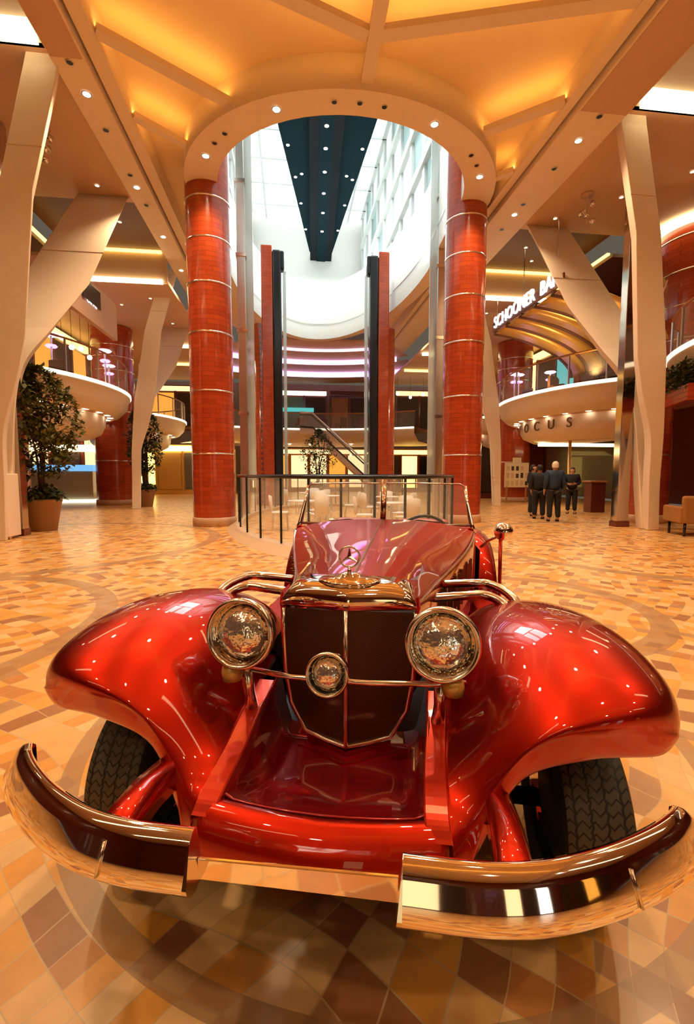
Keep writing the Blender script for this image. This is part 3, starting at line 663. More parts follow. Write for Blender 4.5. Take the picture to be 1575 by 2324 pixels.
def lounge_set(w,v,z,m,label,grp):
    t=empty('lounge_chair',B(w,v,z),AB+rnd.uniform(0,6),label,'chair',grp)
    MB().box(-.32,.32,-.3,.3,.25,.45).build('seat',m,t,bevel=.04); MB().box(-.34,.34,.22,.34,.25,.85).build('backrest',m,t,bevel=.04)
    for x in (-.26,.26):
        for y in (-.24,.24): MB().tube([(x,y,.25),(x,y,0)],.02,6).build('leg',black,t)
plum=mat('plum_fabric',(.10,.02,.05),.7); brn=mat('brown_fabric',(.16,.06,.025),.7)
rnd=random.Random(11)
for i in range(7): lounge_set(-9.3-.5*(i%3),14.6+i*1.0,4.5,(plum,brn)[i%2],'low lounge chair behind the glass of the left balcony','lounge chairs on the left balcony')
for i in range(7): lounge_set(9.3+.5*(i%3),14.6+i*1.0,4.5,(plum,brn)[i%2],'low lounge chair behind the glass of the right balcony','lounge chairs on the right balcony')
for i in range(6): lounge_set(-3.5+i*1.4,32.6+.3*(i%2),4.5,(brn,plum)[i%2],'small lounge chair on the far gallery','lounge chairs on the far gallery')
# --------------------------------------------------------- people
skinm=mat('skin',(.55,.28,.17),.5); 
def skinned(name,verts,edges,rad,m,parent,sub=1):
    me=bpy.data.meshes.new(name); me.from_pydata(verts,edges,[]); me.materials.append(m)
    o=bpy.data.objects.new(name,me); COL.objects.link(o); o.parent=parent
    md=o.modifiers.new('skin','SKIN'); md.use_smooth_shade=True
    sv=me.skin_vertices[0].data if me.skin_vertices else None
    if sv is None:
        bm=bmesh.new(); bm.from_mesh(me); bm.verts.layers.skin.verify(); bm.to_mesh(me); bm.free(); sv=me.skin_vertices[0].data
    for i,r in enumerate(rad): sv[i].radius=(r,r) if not isinstance(r,tuple) else r
    sv[0].use_root=True
    s=o.modifiers.new('sub','SUBSURF'); s.levels=sub; s.render_levels=sub
    return o
def person(w,v,rz,h,top,legs,hair,label,pose=0,cap=None):
    t=empty('person',B(w,v,0),AB+rz,label,'person','people talking in front of the red shop')
    k=h/1.75
    V=[];E=[];Rr=[]
    def ad(p,r,par=None):
        V.append(tuple(c*k for c in p)); Rr.append(r*k if not isinstance(r,tuple) else tuple(x*k for x in r)); 
        if par is not None: E.append((par,len(V)-1))
        return len(V)-1
    pel=ad((0,0,.95),(.07,.05)); sp=ad((0,.0,1.15),(.08,.055),pel); ch=ad((0,0,1.36),(.12,.07),sp); nk=ad((0,.0,1.49),.055,ch); hd=ad((0,-.01,1.60),.085,nk); ht=ad((0,-.01,1.69),.075,hd)
    ad((0,-.095,1.59),.022,hd)     # nose
    for s in (-1,1):
        ad((s*.088,0,1.60),.018,hd)   # ear
        hip=ad((s*.10,0,.88),.06,pel); kn=ad((s*.11,-.02,.50),.062,hip); an=ad((s*.12,.02,.09),.042,kn); ad((s*.13,-.14,.035),.036,an)
        sh=ad((s*.19,0,1.41),.062,ch)
        el=(s*.25,.03,1.13); wr=(s*.24,-.10,.90) if pose==0 else (s*.10,-.22,1.12)
        e=ad(el,.045,sh); wq=ad(wr,.03,e)
        d=(Vector(wr)-Vector(el)).normalized(); pa=Vector(wr)+d*.06; pm=ad(tuple(pa),(.036,.02),wq)
        side=d.cross(Vector((s,0,0))).normalized()
        for f in range(4):
            off=side*(.03-.02*f); L=(.075,.085,.08,.06)[f]
            b=ad(tuple(pa+off+d*.02),.010,pm); c1=ad(tuple(pa+off+d*(.02+L*.55)),.009,b); ad(tuple(pa+off+d*(.02+L)-Vector((s*.02,0,0))),.008,c1)
        th=ad(tuple(Vector(wr)+d*.02+side*.035),.012,wq); ad(tuple(Vector(wr)+d*.07+side*.06),.010,th)
    skinned('body',V,E,Rr,skinm,t)
    # clothing
    V2=[(0,0,.86),(0,0,1.15),(0,0,1.38),(0,.005,1.46),(-.19,0,1.42),(.19,0,1.42)]; E2=[(0,1),(1,2),(2,3),(2,4),(2,5)]; R2=[(.215,.16),(.20,.15),(.215,.15),(.09,.085),.095,.095]
    for s,i in ((-1,4),(1,5)):
        V2+= [(s*.25,.03,1.13)]; R2.append(.075); E2.append((i,len(V2)-1)); wr=(s*.243,-.08,.93) if pose==0 else (s*.12,-.19,1.11)
        V2+= [wr]; R2.append(.055); E2.append((len(V2)-2,len(V2)-1))
    skinned('jacket',[tuple(c*k for c in p) for p in V2],E2,[tuple(x*k for x in r) if isinstance(r,tuple) else r*k for r in R2],top,t)
    V3=[(0,0,1.04)];E3=[];R3=[(.205,.15)]
    for s in (-1,1):
        for p,r in (((s*.10,0,.86),.125),((s*.11,-.02,.50),.095),((s*.12,.02,.10),.078)):
            V3.append(p);R3.append(r);E3.append((0 if p[2]==.86 else len(V3)-2,len(V3)-1))
    skinned('trousers',[tuple(c*k for c in p) for p in V3],E3,[tuple(x*k for x in r) if isinstance(r,tuple) else r*k for r in R3],legs,t)
    for s in (-1,1): MB().lathe([(0,0),(.05,0),(.055,.03),(.045,.075),(0,.08)],12,c=(s*.125*k,-.05*k,0)).build('shoe',black,t).scale=(1,1,1)
    m=MB(); m.lathe([(.0,1.74*k),(.05*k,1.73*k),(.088*k,1.69*k),(.098*k,1.62*k),(.09*k,1.55*k)],18,c=(0,.02*k,0)); m.build('hair',cap or hair,t,sub=1)
dk=mat('dark_suit',(.012,.013,.018),.7); nv=mat('navy_jacket',(.015,.035,.075),.6); hairb=mat('dark_hair',(.02,.012,.008),.5); hairw=mat('white_hair',(.75,.62,.52),.6)
person(6.66,14.6,.5,1.74,dk,dk,hairb,'person in a dark suit standing leftmost in the group, hands together',1)
person(6.28,13.55,2.6,1.72,dk,dk,hairb,'person in dark clothes seen between the suit and the navy jacket')
person(6.30,12.75,PI-.2,1.80,nv,dk,hairb,'white haired person in a navy jacket seen from behind',0,hairw)
person(8.45,15.2,-.6,1.66,dk,dk,hairb,'person in black standing apart to the right of the group',1)

# ================================================================== THE CAR  (x = sideways, y = backwards, z = up)
car=empty('classic_car',CARLOC,-BC,'glossy candy red vintage style roadster parked on the stone mosaic','car')
def both(fn):
    for s in (-1,1): fn(s)
FN=[
[(.40,.8,.60),(.44,.8,.72),(.52,.79,.81),(.66,.78,.85),(.80,.78,.82),(.89,.79,.72),(.92,.8,.58)],
[(.36,.5,.62),(.42,.5,.76),(.51,.48,.875),(.66,.46,.932),(.81,.47,.915),(.91,.49,.83),(.935,.5,.68)],
[(.33,.22,.64),(.40,.2,.77),(.50,.17,.90),(.65,.15,.968),(.80,.15,.957),(.912,.17,.885),(.94,.22,.73)],
[(.32,.05,.62),(.39,.02,.71),(.49,-.03,.835),(.63,-.07,.92),(.79,-.055,.925),(.918,-.005,.868),(.94,.06,.76)],
[(.31,-.12,.605),(.38,-.13,.67),(.47,-.15,.77),(.61,-.185,.86),(.78,-.18,.887),(.905,-.10,.845),(.93,-.02,.76)],
[(.31,-.26,.575),(.37,-.24,.60),(.45,-.225,.69),(.56,-.238,.80),(.74,-.238,.840),(.882,-.162,.812),(.92,-.08,.755)],
[(.31,-.345,.52),(.375,-.285,.52),(.43,-.245,.625),(.52,-.230,.745),(.67,-.230,.795),(.858,-.178,.775),(.902,-.105,.738)],
[(.31,-.36,.455),(.352,-.32,.45),(.395,-.265,.50),(.50,-.215,.655),(.67,-.195,.714),(.835,-.168,.722),(.882,-.105,.718)],
[(.31,-.34,.445),(.350,-.30,.44),(.385,-.245,.49),(.49,-.18,.645),(.66,-.165,.705),(.82,-.140,.712),(.865,-.09,.710)]]
REAR=[[(.42,1.25,.42),(.47,1.25,.44),(.55,1.25,.45),(.66,1.25,.45),(.78,1.25,.45),(.86,1.25,.43),(.88,1.25,.40)],
[(.41,1.0,.52),(.45,1.0,.58),(.53,1.0,.63),(.66,1.0,.65),(.79,1.0,.64),(.88,1.0,.57),(.90,1.0,.48)]]
def fender(s):
    rows=[spline([(s*a,b,c) for a,b,c in r],8) for r in REAR+FN]
    cols=list(zip(*rows)); cols=[spline(list(c),7) for c in cols]
    rows=[list(r) for r in zip(*cols)]
    nr=len(rows); nc=len(rows[0]); lock=7*(len(REAR)+6)
    for it in range(95):           # fair the sheet without shrinking it, leaving its edges and lip alone
        for lam in ((.5,) if it<28 else (.6,-.61)):
            new=[list(r) for r in rows]
            for a_ in range(1,lock-1):
                for b_ in range(1,nc-1):
                    new[a_][b_]=tuple(rows[a_][b_][k]+lam*(.25*(rows[a_-1][b_][k]+rows[a_+1][b_][k]+rows[a_][b_-1][k]+rows[a_][b_+1][k])-rows[a_][b_][k]) for k in range(3))
            rows=new
    return MB().grid(rows).build('front_fender',paint,car,solid=.008,off=-1)
both(fender)
# running boards, rear fenders
def rest(s):
    MB().box(*sorted((s*.56,s*.86)),1.1,2.35,.38,.43).build('running_board',paint,car,bevel=.02)
    rows=[]
    for i in range(21):
        a=PI*(-.02+1.0*i/20); r=.50
        cy,cz=3.0-r*1.12*math.cos(a),.40+r*1.02*math.sin(a)
        rows.append([(s*x,cy+(.0),cz-dz) for x,dz in ((.50,.06),(.56,.01),(.68,-.02),(.80,.01),(.88,.07),(.90,.14))])
    MB().grid([spline(r,3) for r in rows]).build('rear_fender',paint,car,solid=.01)
both(rest)
# side rails of the front valance
def rail(s):
    ctr=[(.295,-.335,.560),(.288,-.285,.597),(.290,-.12,.618),(.30,.05,.642),(.307,.22,.662)]
    w=.030
    rows=[]
    for x,y,z in spline([(s*a,b,c) for a,b,c in ctr],6):
        rows.append([(x-s*w,y,z-.16),(x-s*w,y,z-.004),(x-s*(w-.004),y,z),(x+s*(w-.003),y,z+.001),(x+s*w,y,z-.004),(x+s*w,y,z-.10)])
    MB().grid(rows,smooth=False).build('valance_rail',mat('rail_paint_lit',(.62,.03,.008),.22,.55,1.0),car)  # copy of the car paint with the orange reflection put into its colour
both(rail)
# splash pan in front of the radiator
rows=[]
for (y,z,zr,bow) in ((.30,.455,.665,0),(.18,.455,.655,0),(.06,.445,.645,0),(-.08,.468,.622,0),(-.20,.515,.606,0),(-.255,.552,.598,-.022),(-.272,.572,.590,-.03)):
    r=[]
    for u in (-1,-.985,-.93,-.85,-.7,-.5,-.25,0,.25,.5,.7,.85,.93,.985,1):
        k=max(0,(abs(u)-.80)/.20)**2
        r.append((.278*u,y+bow*(1-u*u),z+(zr-z)*k))
    rows.append(r)
MB().grid(rows).build('splash_pan',mat('deep_red_paint',(.30,.004,.010),.25,.45,1.0),car,solid=.006)
# rolled front apron
rows=[]
n=24
for (y,z) in ((-.272,.572),(-.285,.582),(-.305,.580),(-.325,.560),(-.345,.535),(-.356,.50),(-.358,.475),(-.350,.458),(-.335,.452)):
    rows.append([(.315*(2*i/n-1),y-.035*(1-(2*i/n-1)**2),z-.006*(1-abs(2*i/n-1))) for i in range(n+1)])
MB().grid(rows).build('front_apron',paint,car,solid=.006)
# radiator: V grille in a chrome shell
def gx(x): return .20-.055*(1-abs(x)/.235)   # y of the V face
top=lambda x:.945+.012*(1-abs(x)/.235)
half=[(0,.478),(.075,.490),(.150,.508),(.205,.60),(.225,.72),(.232,.86),(.232,.945)]
gm=mat('grille_mesh',(.12,.055,.028),.42,.75)
nt=gm.node_tree; p=nt.nodes['Principled BSDF']; tc=nd(nt,'ShaderNodeTexCoord'); ck=nd(nt,'ShaderNodeTexChecker'); ck.inputs['Scale'].default_value=260
ck.inputs['Color1'].default_value=(.15,.07,.035,1); ck.inputs['Color2'].default_value=(.05,.022,.012,1); nt.links.new(tc.outputs['Object'],ck.inputs['Vector']); nt.links.new(ck.outputs['Color'],p.inputs['Base Color'])
rad=MB()
def gface(s):
    pts=[(s*x,gx(x),z) for x,z in half]+[(0,gx(0),top(0))]
    rad.add(pts,[tuple(range(len(pts)))])
both(gface)
G=rad.build('radiator_grille',gm,car)
MB().tube([(0,.138,.475),(0,.138,.96)],.0085,8).build('centre_bar',chromeb,G)
fr=[(s*x,gx(x)-.004,z) for s,seq in ((-1,half[::-1]),(1,half[1:])) for x,z in seq]
MB().tube(fr,.0075,8).build('grille_frame',chromeb,G)
# radiator shell (chrome) rows from the face backwards over the top
def shell(k,y0,zt,zs):
    pts=[]
    for i in range(25):
        u=2*i/24-1; x=.238*u*k; e=abs(u)**3
        z=zt-(zt-zs)*e*.55; pts.append((x,(y0 if y0 is not None else 0)+.0,z))
    return pts
def shellrow(off,z0,dz):
    r=[]
    for i in range(25):
        u=2*i/24-1; x=(.238+off)*math.sin(u*PI/2); xx=min(abs(x),.235); crown=(1-abs(u)**4)
        r.append((x,gx(xx)+z0,.945+dz*crown+.01))
    return r
rows=[shellrow(0,-.002,.0),shellrow(.002,-.016,.012),shellrow(.002,-.018,.040),shellrow(.0,-.006,.068),shellrow(-.004,.02,.084),shellrow(-.006,.07,.092),shellrow(-.006,.12,.094)]
MB().grid(rows).build('radiator_shell',chrome,car)
def shside(s):
    rows=[]
    for x,z in half[2:]+[(.236,.955),(.232,1.0)]:
        rows.append([(s*(x-.002),gx(x)-.008,z),(s*(x+.010),gx(x)-.006,z),(s*(x+.014),gx(x)+.02,z),(s*(x+.014),.33,z)])
    MB().grid(rows).build('shell_side',mat('shell_red',(.42,.012,.008),.18,.6,1.),car)
both(shside)
# steps below the radiator
for i,(hw,y,z) in enumerate(((.150,.155,.478),(.175,.115,.462),(.20,.085,.448))):
    rows=[[(-hw,y+.05,z),(0,y-.03,z-.008),(hw,y+.05,z)],[(-hw,y+.05,z-.03),(0,y-.03,z-.038),(hw,y+.05,z-.03)]]
    MB().grid(rows,smooth=False).build('radiator_step',paint,car,solid=.006)
# cap and mascot
t=MB().lathe([(0,.0),(.105,.0),(.118,.006),(.105,.014),(.04,.020),(.035,.03),(.022,.034),(0,.036)],36,c=(0,.245,1.035)).build('radiator_cap',chrome,car)
for o in (t,): o.scale=(1,.75,1); o.location=(0,.06,0)
mas=MB().lathe([(.030-.0,0)],3) if False else None
mm=MB(); cz=1.128; ry=.225
mm.tube([(.036*math.cos(2*PI*i/32),ry,cz+.036*math.sin(2*PI*i/32)) for i in range(33)],.0038,8,cap=False)
for q in (90,210,330):
    a=R(q); tip=(.035*math.cos(a),ry,cz+.035*math.sin(a)); l=[(.008*math.cos(a+d*PI/3),ry+e,cz+.008*math.sin(a+d*PI/3)) for d,e in ((1,0),(-1,0))]
    mm.add([tip,l[0],(0,ry-.006,cz),l[1],(0,ry+.006,cz)],[(0,1,2),(0,2,3),(0,1,4),(0,4,3)])
mm.tube([(0,ry,1.060),(0,ry,1.092)],[.010,.005],8)
mm.build('star_mascot',chromeb,car)
# hood and cowl
HS=[(.30,.225,1.035,.955),(.5,.27,1.042,.95),(.8,.335,1.052,.94),(1.1,.42,1.065,.945),(1.45,.52,1.08,.965),(1.72,.59,1.092,1.0),(1.88,.62,1.098,1.03)]
def hoodrow(y,hw,zt,zs,s0=-1,s1=1,n=20):
    r=[]
    for i in range(n+1):
        u=s0+(s1-s0)*i/n; a=abs(u)
        r.append((hw*u*(1 if a<.9 else 1),y,zt-(zt-zs)*(a**2.6)))
    return r
hs=spline(HS,4)
MB().grid([hoodrow(*h) for h in hs]).build('hood',paint,car)
MB().tube([(0,h[0],h[2]+.002) for h in hs],.006,8).build('hood_hinge',chromeb,car)
def hside(s):
    rows=[]
    for y,hw,zt,zs in hs:
        b=.60
        rows.append([(s*hw,y,zs),(s*(hw+.012),y,zs-.012),(s*(hw+.016),y,zs-.05),(s*(hw+.014),y,(zs+b)/2),(s*(hw+.0),y,b)])
    hp=MB().grid(rows).build('hood_side',paint,car)
    MB().tube([(s*(h[1]+.013),h[0],h[3]-.012) for h in hs],.005,8).build('side_moulding',chromeb,hp)
    for i in range(16):
        y=.75+i*.058; k=[h for h in hs if h[0]<=y+.03][-1]; hw=k[1]+.02
        MB().box(*sorted((s*(hw-.004),s*(hw+.010))),y,y+.014,.68,.88).build('vent_louvre',mat('vent_brown',(.20,.09,.04),.35,.6),hp)
both(hside)
# body tub behind the cowl
def body(s):
    rows=[]
    for y,hw,zt in ((1.88,.625,1.03),(2.1,.655,1.0),(2.5,.69,.90),(2.9,.68,.93),(3.3,.60,.90),(3.7,.42,.78),(3.95,.2,.62)):
        rows.append([(s*(hw-.06),y,zt),(s*(hw-.02),y,zt+.012),(s*hw,y,zt-.02),(s*(hw+.01),y,zt-.2),(s*(hw-.01),y,.45),(s*(hw-.08),y,.38)])
    b=MB().grid([spline(r,3) for r in [list(x) for x in zip(*[spline(list(c),4) for c in zip(*rows)])]]).build('body_side',paint,car,solid=.01)
    d=MB().box(*sorted((s*.70,s*.706)),2.12,2.75,.48,.86).build('door',paint,b,bevel=.01)
    MB().box(*sorted((s*.705,s*.725)),2.62,2.72,.78,.80).build('door_handle',chrome,d,bevel=.004)
both(body)
MB().grid([[(-.55,3.2,.90),(0,3.2,.96),(.55,3.2,.90)],[(-.42,3.6,.80),(0,3.6,.88),(.42,3.6,.80)],[(-.2,3.95,.62),(0,3.98,.66),(.2,3.95,.62)]]).build('rear_deck',paint,car,solid=.01)
MB().box(-.62,.62,.3,3.8,.34,.42).build('chassis',black,car)
lea=mat('seat_leather',(.35,.05,.03),.4)
for s in (-1,1):
    st=MB().box(s*.30-.24,s*.30+.24,2.45,2.95,.45,.62).build('seat',lea,car,bevel=.05)
    MB().box(s*.30-.24,s*.30+.24,2.88,3.05,.55,1.0).build('seat_back',lea,st,bevel=.05)
MB().box(-.58,.58,1.93,2.0,.80,1.02).build('dashboard',woodm,car,bevel=.02)
sw=MB().tube([(.30+.19*math.cos(2*PI*i/28),2.22-.05*math.sin(2*PI*i/28),.93+.17*math.sin(2*PI*i/28)) for i in range(29)],.012,8,cap=False).build('steering_wheel',black,car)
MB().tube([(.30,2.0,.86),(.30,2.22,.93)],.02,8).build('column',steel,sw)
# windscreen
def P(x,z): return (x,1.90+(z-1.05)*.35+abs(x)*.10,z)
ws=empty('windscreen',(0,0,0),0); ws.parent=car
wg=mat('windscreen_glass',(.90,.86,.78),.03,alpha=.13)
wt=mat('wood_and_chrome',(.70,.45,.30),.12,1.)
for s in (-1,1):
    pane=MB().grid([[P(s*(.015+.585*i/8),1.06+(.285 if i<8 else .27)*j/6) for i in range(9)] for j in range(7)]).build('pane',wg,ws)
    MB().tube([P(s*.02,1.055),P(s*.3,1.055),P(s*.61,1.055)],.010,8).build('bottom_frame',chromeb,ws)
    MB().tube([P(s*.02,1.350),P(s*.3,1.350),P(s*.545,1.345),P(s*.572,1.33),P(s*.58,1.30)],.0055,8).build('top_frame',chromeb,ws)
    MB().tube([P(s*.58,1.33),P(s*.595,1.2),P(s*.62,1.06),P(s*.635,1.0)],[.010,.013,.018,.022],8).build('side_post',chrome,ws)
MB().tube([P(0,1.04),P(0,1.37)],.021,12).build('centre_post',wt,ws)
for s in (-1,1): MB().tube([P(s*.06,1.065),P(s*.25,1.09),P(s*.40,1.072)],.004,6).build('wiper',black,ws)
# headlamps
lens=mat('lamp_lens',(1,.99,.97),.10,.85,bump=.6,bscale=34)
refl=mat('lamp_reflector',(.95,.86,.72),.09,1.0,bump=.35,bscale=28)
def lamp(name,x,y,z,r,depth,aim,parent=car,ringw=1.):
    t=empty(name,(x,y,z),0); t.parent=parent
    ax=Vector(aim).normalized(); q=Vector((0,0,1)).rotation_difference(ax)
    t.rotation_mode='QUATERNION'; t.rotation_quaternion=q      # local +z looks forward
    MB().lathe([(0,-depth),(r*.35,-depth*.96),(r*.7,-depth*.72),(r*.93,-depth*.35),(r,-.02),(r,.0)],40).build('bowl',chrome,t)
    MB().lathe([(r,-.012),(r*1.03,-.004),(r*1.03,.012),(r*.97,.022),(r*.90,.018),(r*.875,.006),(r*.86,-.006)],48).build('rim',chromeb,t)
    MB().lathe([(r*.87,-.004),(r*.85,-.012),(r*.84,-.014)],48).build('inner_ring',chrome,t)
    rf=MB().lathe([(r*.84,-.014),(r*.80,-.034),(r*.76,-.032)],48).build('reflector',refl,t)
    MB().lathe([(r*.79,-.030),(r*.76,-.014),(r*.64,.002),(r*.45,.013),(r*.22,.019),(0,.021)],48).build('lens',lens,t)
    return t
for s in (-1,1):
    L=lamp('headlamp',s*.312,-.01,.918,.108,.15,(s*.02,-1,.16))
    br=MB().tube([(s*.312,.03,.80),(s*.31,.05,.70),(s*.305,.06,.64)],[.022,.018,.022],10).build('lamp_bracket',chromeb,car)
    MB().lathe([(0,-.03),(.03,-.025),(.034,0),(.03,.02),(0,.03)],16,c=(s*.345,-.005,.79)).build('horn_nut',gold,car)
lamp('fog_lamp',-.026,-.05,.822,.064,.075,(-.02,-1,.22))
MB().tube([(-.285,.02,.79),(-.15,-.01,.787),(.1,-.015,.787),(.30,.0,.79),(.385,.02,.79)],.0085,10).build('lamp_bar',chromeb,car)
# exhaust pipes out of the hood sides
def pipes(s):
    for pts in ([(.30,.62,.885),(.43,.60,.905),(.52,.60,.912),(.585,.56,.890),(.61,.50,.85),(.55,.44,.74)],[(.36,.82,.90),(.49,.74,.928),(.56,.72,.930),(.63,.64,.905),(.655,.56,.85),(.60,.50,.74)]):
        pts=spline([(s*a_,b_,c_) for a_,b_,c_ in pts],7)
        MB().tube(pts,[.0185+.0012*(k%2) for k in range(len(pts))],14).build('exhaust_pipe',chromeb,car)
both(pipes)
# bumpers
PR=[(-.034,.050),(-.026,.055),(-.018,.053),(-.006,.040),(-.001,.028),(.010,-.002),(.020,-.030),(.0185,-.040),(.010,-.054),(-.006,-.058),(-.034,-.050)]  # (outward, up)
def bumper(s):
    path=spline([(.213,-.560),(.36,-.558),(.48,-.537),(.60,-.490),(.70,-.435),(.785,-.375),(.838,-.318),(.842,-.288)],7)
    rows=[]
    for i,(x,y) in enumerate(path):
        a=path[max(i-1,0)]; b=path[min(i+1,len(path)-1)]; d=Vector((b[0]-a[0],b[1]-a[1])).normalized(); nn=Vector((d.y,-d.x))
        k=1.0 if i<len(path)-14 else 1-.30*((i-(len(path)-14))/13)
        rows.append([(s*(x+nn.x*o*1.25),y+nn.y*o*1.25,.640+u*k) for o,u in PR])
    bl=MB().grid(rows,closed_u=True).build('bumper_blade',chrome,car)
    x0=.213
    e=rows[0]; MB().add([(p[0]-s*.012*(.64+.056-p[2])/.11,p[1],p[2]) for p in e]+list(e),[tuple(range(len(e)))]+[(k,(k+1)%len(e),len(e)+(k+1)%len(e),len(e)+k) for k in range(len(e))]).build('end_cap',chromeb,bl)
    e=rows[-1]; MB().add(e,[tuple(range(len(e)))]).build('tip_cap',chromeb,bl)
    for idx in ((9,) if s<0 else (24,)):
        r_=rows[idx]; MB().tube([(p[0],p[1]-.003,p[2]) for p in (r_[4],r_[5],r_[6])],.0028,6).build('joint',chromeb,bl)
    secs=[]
    for a_,y,zt,w_ in ((.398,-.505,.615,.078),(.398,-.485,.640,.078),(.400,-.43,.652,.074),(.405,-.34,.650,.07),(.41,-.22,.63,.065),(.42,-.05,.56,.06)):
        secs.append([(s*x,y,z) for x,z in ((a_,zt-.075),(a_,zt-.02),(a_+.012,zt),(a_+w_-.012,zt),(a_+w_,zt-.02),(a_+w_,zt-.075))])
    br=MB().grid(secs,closed_u=True).build('bumper_bracket',paint,car)
    MB().add(secs[0],[(0,1,2,3,4,5)]).build('bracket_face',paint,br)
    MB().lathe([(0,0),(.016,0)],16,c=(s*.437,-.508,.570),axis=(0,-1,0)).build('bolt_hole',black,br)
both(bumper)
MB().add([(-.205,-.53,.634),(.205,-.53,.650),(.205,-.527,.594),(-.205,-.527,.586)],[(0,1,2,3)]).build('number_plate_blank',mat('plate_chrome',(.97,.86,.68),.05,1.0),car,solid=.008,bevel=.002).rotation_euler=(0,0,0)
# wheels
tread=bpy.data.materials.new('tyre_tread'); tread.use_nodes=True
nt=tread.node_tree; p=nt.nodes['Principled BSDF']; L=nt.links; p.inputs['Base Color'].default_value=(.035,.030,.022,1); p.inputs['Roughness'].default_value=.55
tc=nd(nt,'ShaderNodeTexCoord'); sx=nd(nt,'ShaderNodeSeparateXYZ'); L.new(tc.outputs['Object'],sx.inputs[0])
at=nd(nt,'ShaderNodeMath',operation='ARCTAN2'); L.new(sx.outputs['Z'],at.inputs[0]); L.new(sx.outputs['Y'],at.inputs[1])
def mth(op,a,b=None,c=None):
    n=nd(nt,'ShaderNodeMath',operation=op)
    for i,v in enumerate((a,b,c)):
        if v is None: continue
        if isinstance(v,(int,float)): n.inputs[i].default_value=v
        else: L.new(v,n.inputs[i])
    return n.outputs[0]
ang=mth('MULTIPLY',at.outputs[0],62/(2*PI)*1.0)
zig=mth('PINGPONG',mth('MULTIPLY',sx.outputs['X'],60.),1.0)
st=mth('FRACT',mth('ADD',ang,mth('MULTIPLY',zig,.55)))
sip=mth('LESS_THAN',st,.20)
gx_=mth('PINGPONG',mth('ADD',mth('MULTIPLY',sx.outputs['X'],1/.044),mth('MULTIPLY',mth('PINGPONG',ang,.5),.22)),.5)
gro=mth('GREATER_THAN',gx_,.42)
al=mth('MAXIMUM',sip,gro)
inv=mth('SUBTRACT',1.,al)
bp=nd(nt,'ShaderNodeBump'); bp.inputs['Strength'].default_value=1.; bp.inputs['Distance'].default_value=.012; L.new(inv,bp.inputs['Height']); L.new(bp.outputs['Normal'],p.inputs['Normal'])
mx=nd(nt,'ShaderNodeMix',data_type='RGBA'); L.new(al,mx.inputs['Factor']); mx.inputs['A'].default_value=(.075,.062,.045,1); mx.inputs['B'].default_value=(.004,.004,.004,1); L.new(mx.outputs['Result'],p.inputs['Base Color'])
def wheel(x,y,Rr,w,s,name='front_wheel'):
    t=empty(name,(x,y,Rr),0); t.parent=car
    h=w/2
    MB().lathe([(Rr*.98,-h*.93),(Rr,-h*.84),(Rr,-h*.4),(Rr,h*.4),(Rr,h*.84),(Rr*.98,h*.93)],96,axis=(1,0,0)).build('tread',tread,t)
    for q in (-1,1): MB().lathe([(Rr*.98,q*h*.93),(Rr*.93,q*h*1.02),(Rr*.80,q*h*1.06),(Rr*.68,q*h*.95),(Rr*.66,q*h*.86)],72,axis=(1,0,0)).build('sidewall',rubber,t)
    MB().lathe([(Rr*.67,-h*.86),(Rr*.62,-h*.6),(Rr*.62,h*.6),(Rr*.67,h*.86)],60,axis=(1,0,0)).build('rim',chrome,t)
    m=MB(); 
    for i in range(30):
        a=2*PI*i/30; m.tube([(s*h*.5*(1 if i%2 else .2),.04*math.cos(a),.04*math.sin(a)),(0,Rr*.62*math.cos(a+.2),Rr*.62*math.sin(a+.2))],.0025,5,cap=False)
    m.build('spokes',chrome,t)
    MB().lathe([(0,-s*h*.55),(Rr*.63,-s*h*.55),(Rr*.63,-s*h*.2)],48,axis=(1,0,0)).build('wheel_shade_disc',rubber,t)  # black disc added so the inside of the wheel looks shaded
    MB().lathe([(.05,0),(.05,s*h*.8),(.03,s*h),(0,s*h*1.02)],24,axis=(1,0,0)).build('hub',chrome,t)
for s in (-1,1):
    wheel(s*.762,.235,.30,.195,s); wheel(s*.74,3.0,.36,.19,s,'rear_wheel')
MB().tube([(-.66,.235,.30),(.66,.235,.30)],.03,10).build('axle',black,car)
arch_shade=mat('wheel_arch_shade',(.006,.006,.006),.85)  # near-black sheet added to stand in for shade inside the wheel arch
def arch(s):
    rows=[]
    for k in range(17):
        q=R(70+k*7.2); cy,cz,rr=.24,.30,.435
        y=cy-rr*math.cos(q); z=cz+rr*math.sin(q)*1.02
        rows.append([(s*.36,y,z),(s*.55,y,z),(s*.80,y,z)])
    m=MB().grid(rows)
    m.add([(s*.37,-.12,.30),(s*.37,-.16,.62),(s*.37,.70,.72),(s*.37,.70,.25)],[(0,1,2,3)])
    m.build('wheel_arch_shade',arch_shade,car)
both(arch)
# door mirror
mr=MB().tube([(.675,1.86,.92),(.72,1.78,.98),(.775,1.68,1.03)],.010,8).build('mirror_stalk',chromeb,car)
MB().lathe([(0,-.045),(.045,-.03),(.060,0),(.058,.008),(0,.012)],28,c=(.785,1.66,1.052),axis=(0,1,0)).build('mirror_head',chrome,mr)
MB().tube([(.782,1.72,.50),(.778,1.72,.99)],.012,8).build('wing_post',paint,car)

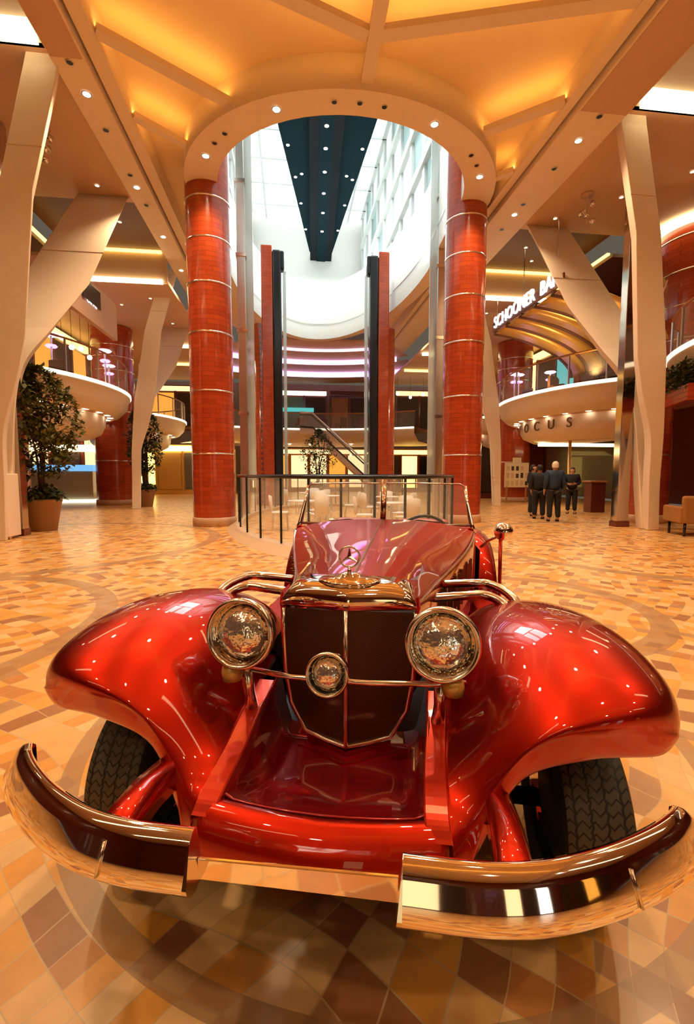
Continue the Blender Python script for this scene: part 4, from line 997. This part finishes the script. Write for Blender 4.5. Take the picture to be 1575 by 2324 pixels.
# ================================================================== CAMERA, WORLD, LAMPS
cam=bpy.data.cameras.new('camera'); co=bpy.data.objects.new('camera',cam); COL.objects.link(co)
co.location=(0,0,1.42); co.rotation_euler=(PI/2-math.atan(87/1042),0,0)
cam.sensor_fit='VERTICAL'; cam.sensor_height=36; cam.lens=1042/2324*36; cam.clip_start=.02
scn.camera=co
wd=bpy.data.worlds.new('world'); scn.world=wd; wd.use_nodes=True
wd.node_tree.nodes['Background'].inputs[0].default_value=(1.,.80,.60,1); wd.node_tree.nodes['Background'].inputs[1].default_value=.12
def spot(loc,e,col=(1,.71,.41),size=R(125),rad=.14,blend=.9,aim=None):
    l=bpy.data.lights.new('downlight_and_fill','SPOT'); l.energy=e; l.color=col; l.spot_size=size; l.spot_blend=blend; l.shadow_soft_size=rad
    o=bpy.data.objects.new('downlight_and_fill',l); COL.objects.link(o); o.location=loc
    if aim is not None: o.rotation_euler=(Vector(aim)-Vector(loc)).to_track_quat('-Z','Y').to_euler()
    return o
def area(loc,e,sx,sy,col,rot=(0,0,0),name='cove_lamp'):
    l=bpy.data.lights.new(name,'AREA'); l.shape='RECTANGLE'; l.size=sx; l.size_y=sy; l.energy=e; l.color=col
    o=bpy.data.objects.new(name,l); COL.objects.link(o); o.location=loc; o.rotation_euler=rot; return o
for sd in (-1,1):
    for v,e in ((-6,400),(-1.5,350),(2.5,600),(6.5,600),(10.2,600),(13.2,600),(18,500),(24,500)):
        spot(B(-5.32 if sd<0 else 4.98,v,8.7),e)
for q in (25,63,117,156):
    a=R(q); spot(B(3.65*math.cos(a),13-3.28*math.sin(a),8.72),450)
for v,e in ((-5,300),(0,200),(4.5,1000)): spot(B(0,v,8.9),e)  # added centre spots to light the car's front, no fittings there
# daylight from the skylight
area(B(.8,18,17.6),2000,5,18,(.9,1,1),(0,0,AB),'skylight_glow')
for sd in (-1,1):
    for v in (10,19,28): spot(B(sd*10.5,v,7.6 if v>14 else 8.6),350,(1,.70,.38))
    for v in (18,24): spot(B(sd*9.5,v,2.7 if v==18 else 3.9),160,(1,.72,.4))
vs=scn.view_settings; vs.view_transform='Standard'; vs.look='None'; vs.exposure=0.0; vs.gamma=1.0
try: vs.use_curve_mapping=False
except Exception: pass
scn.cycles.use_denoising=True; scn.cycles.max_bounces=6; scn.cycles.transparent_max_bounces=10; scn.cycles.sample_clamp_indirect=6
scn.cycles.caustics_reflective=False; scn.cycles.caustics_refractive=False
scn.cycles.use_adaptive_sampling=True; scn.cycles.adaptive_threshold=.09; scn.cycles.diffuse_bounces=3; scn.cycles.glossy_bounces=4; scn.cycles.transmission_bounces=6
for v in (14.5,17.5): spot(B(8.6,v,4.7),120,(1,.66,.25),aim=B(8.8,v,7))  # uplights added beneath the canopy only to brighten its gold panels
area(B(.8,30,16.5),900,4,8,(.93,1,1),(0,0,AB),'skylight_glow')
for m in bpy.data.materials:
    if m.name in ('downlight_glow','downlight_small','letter_white','orange_display','shop_glow','shop_white','teal_glow','blue_glow','daylight_pane','daylight_pane_cyan','globe_glow','balcony_lip','skylight_glass','pink_white_neon','purple_neon','yellow_strip'): m.cycles.emission_sampling='NONE'
scn.cycles.use_light_tree=False
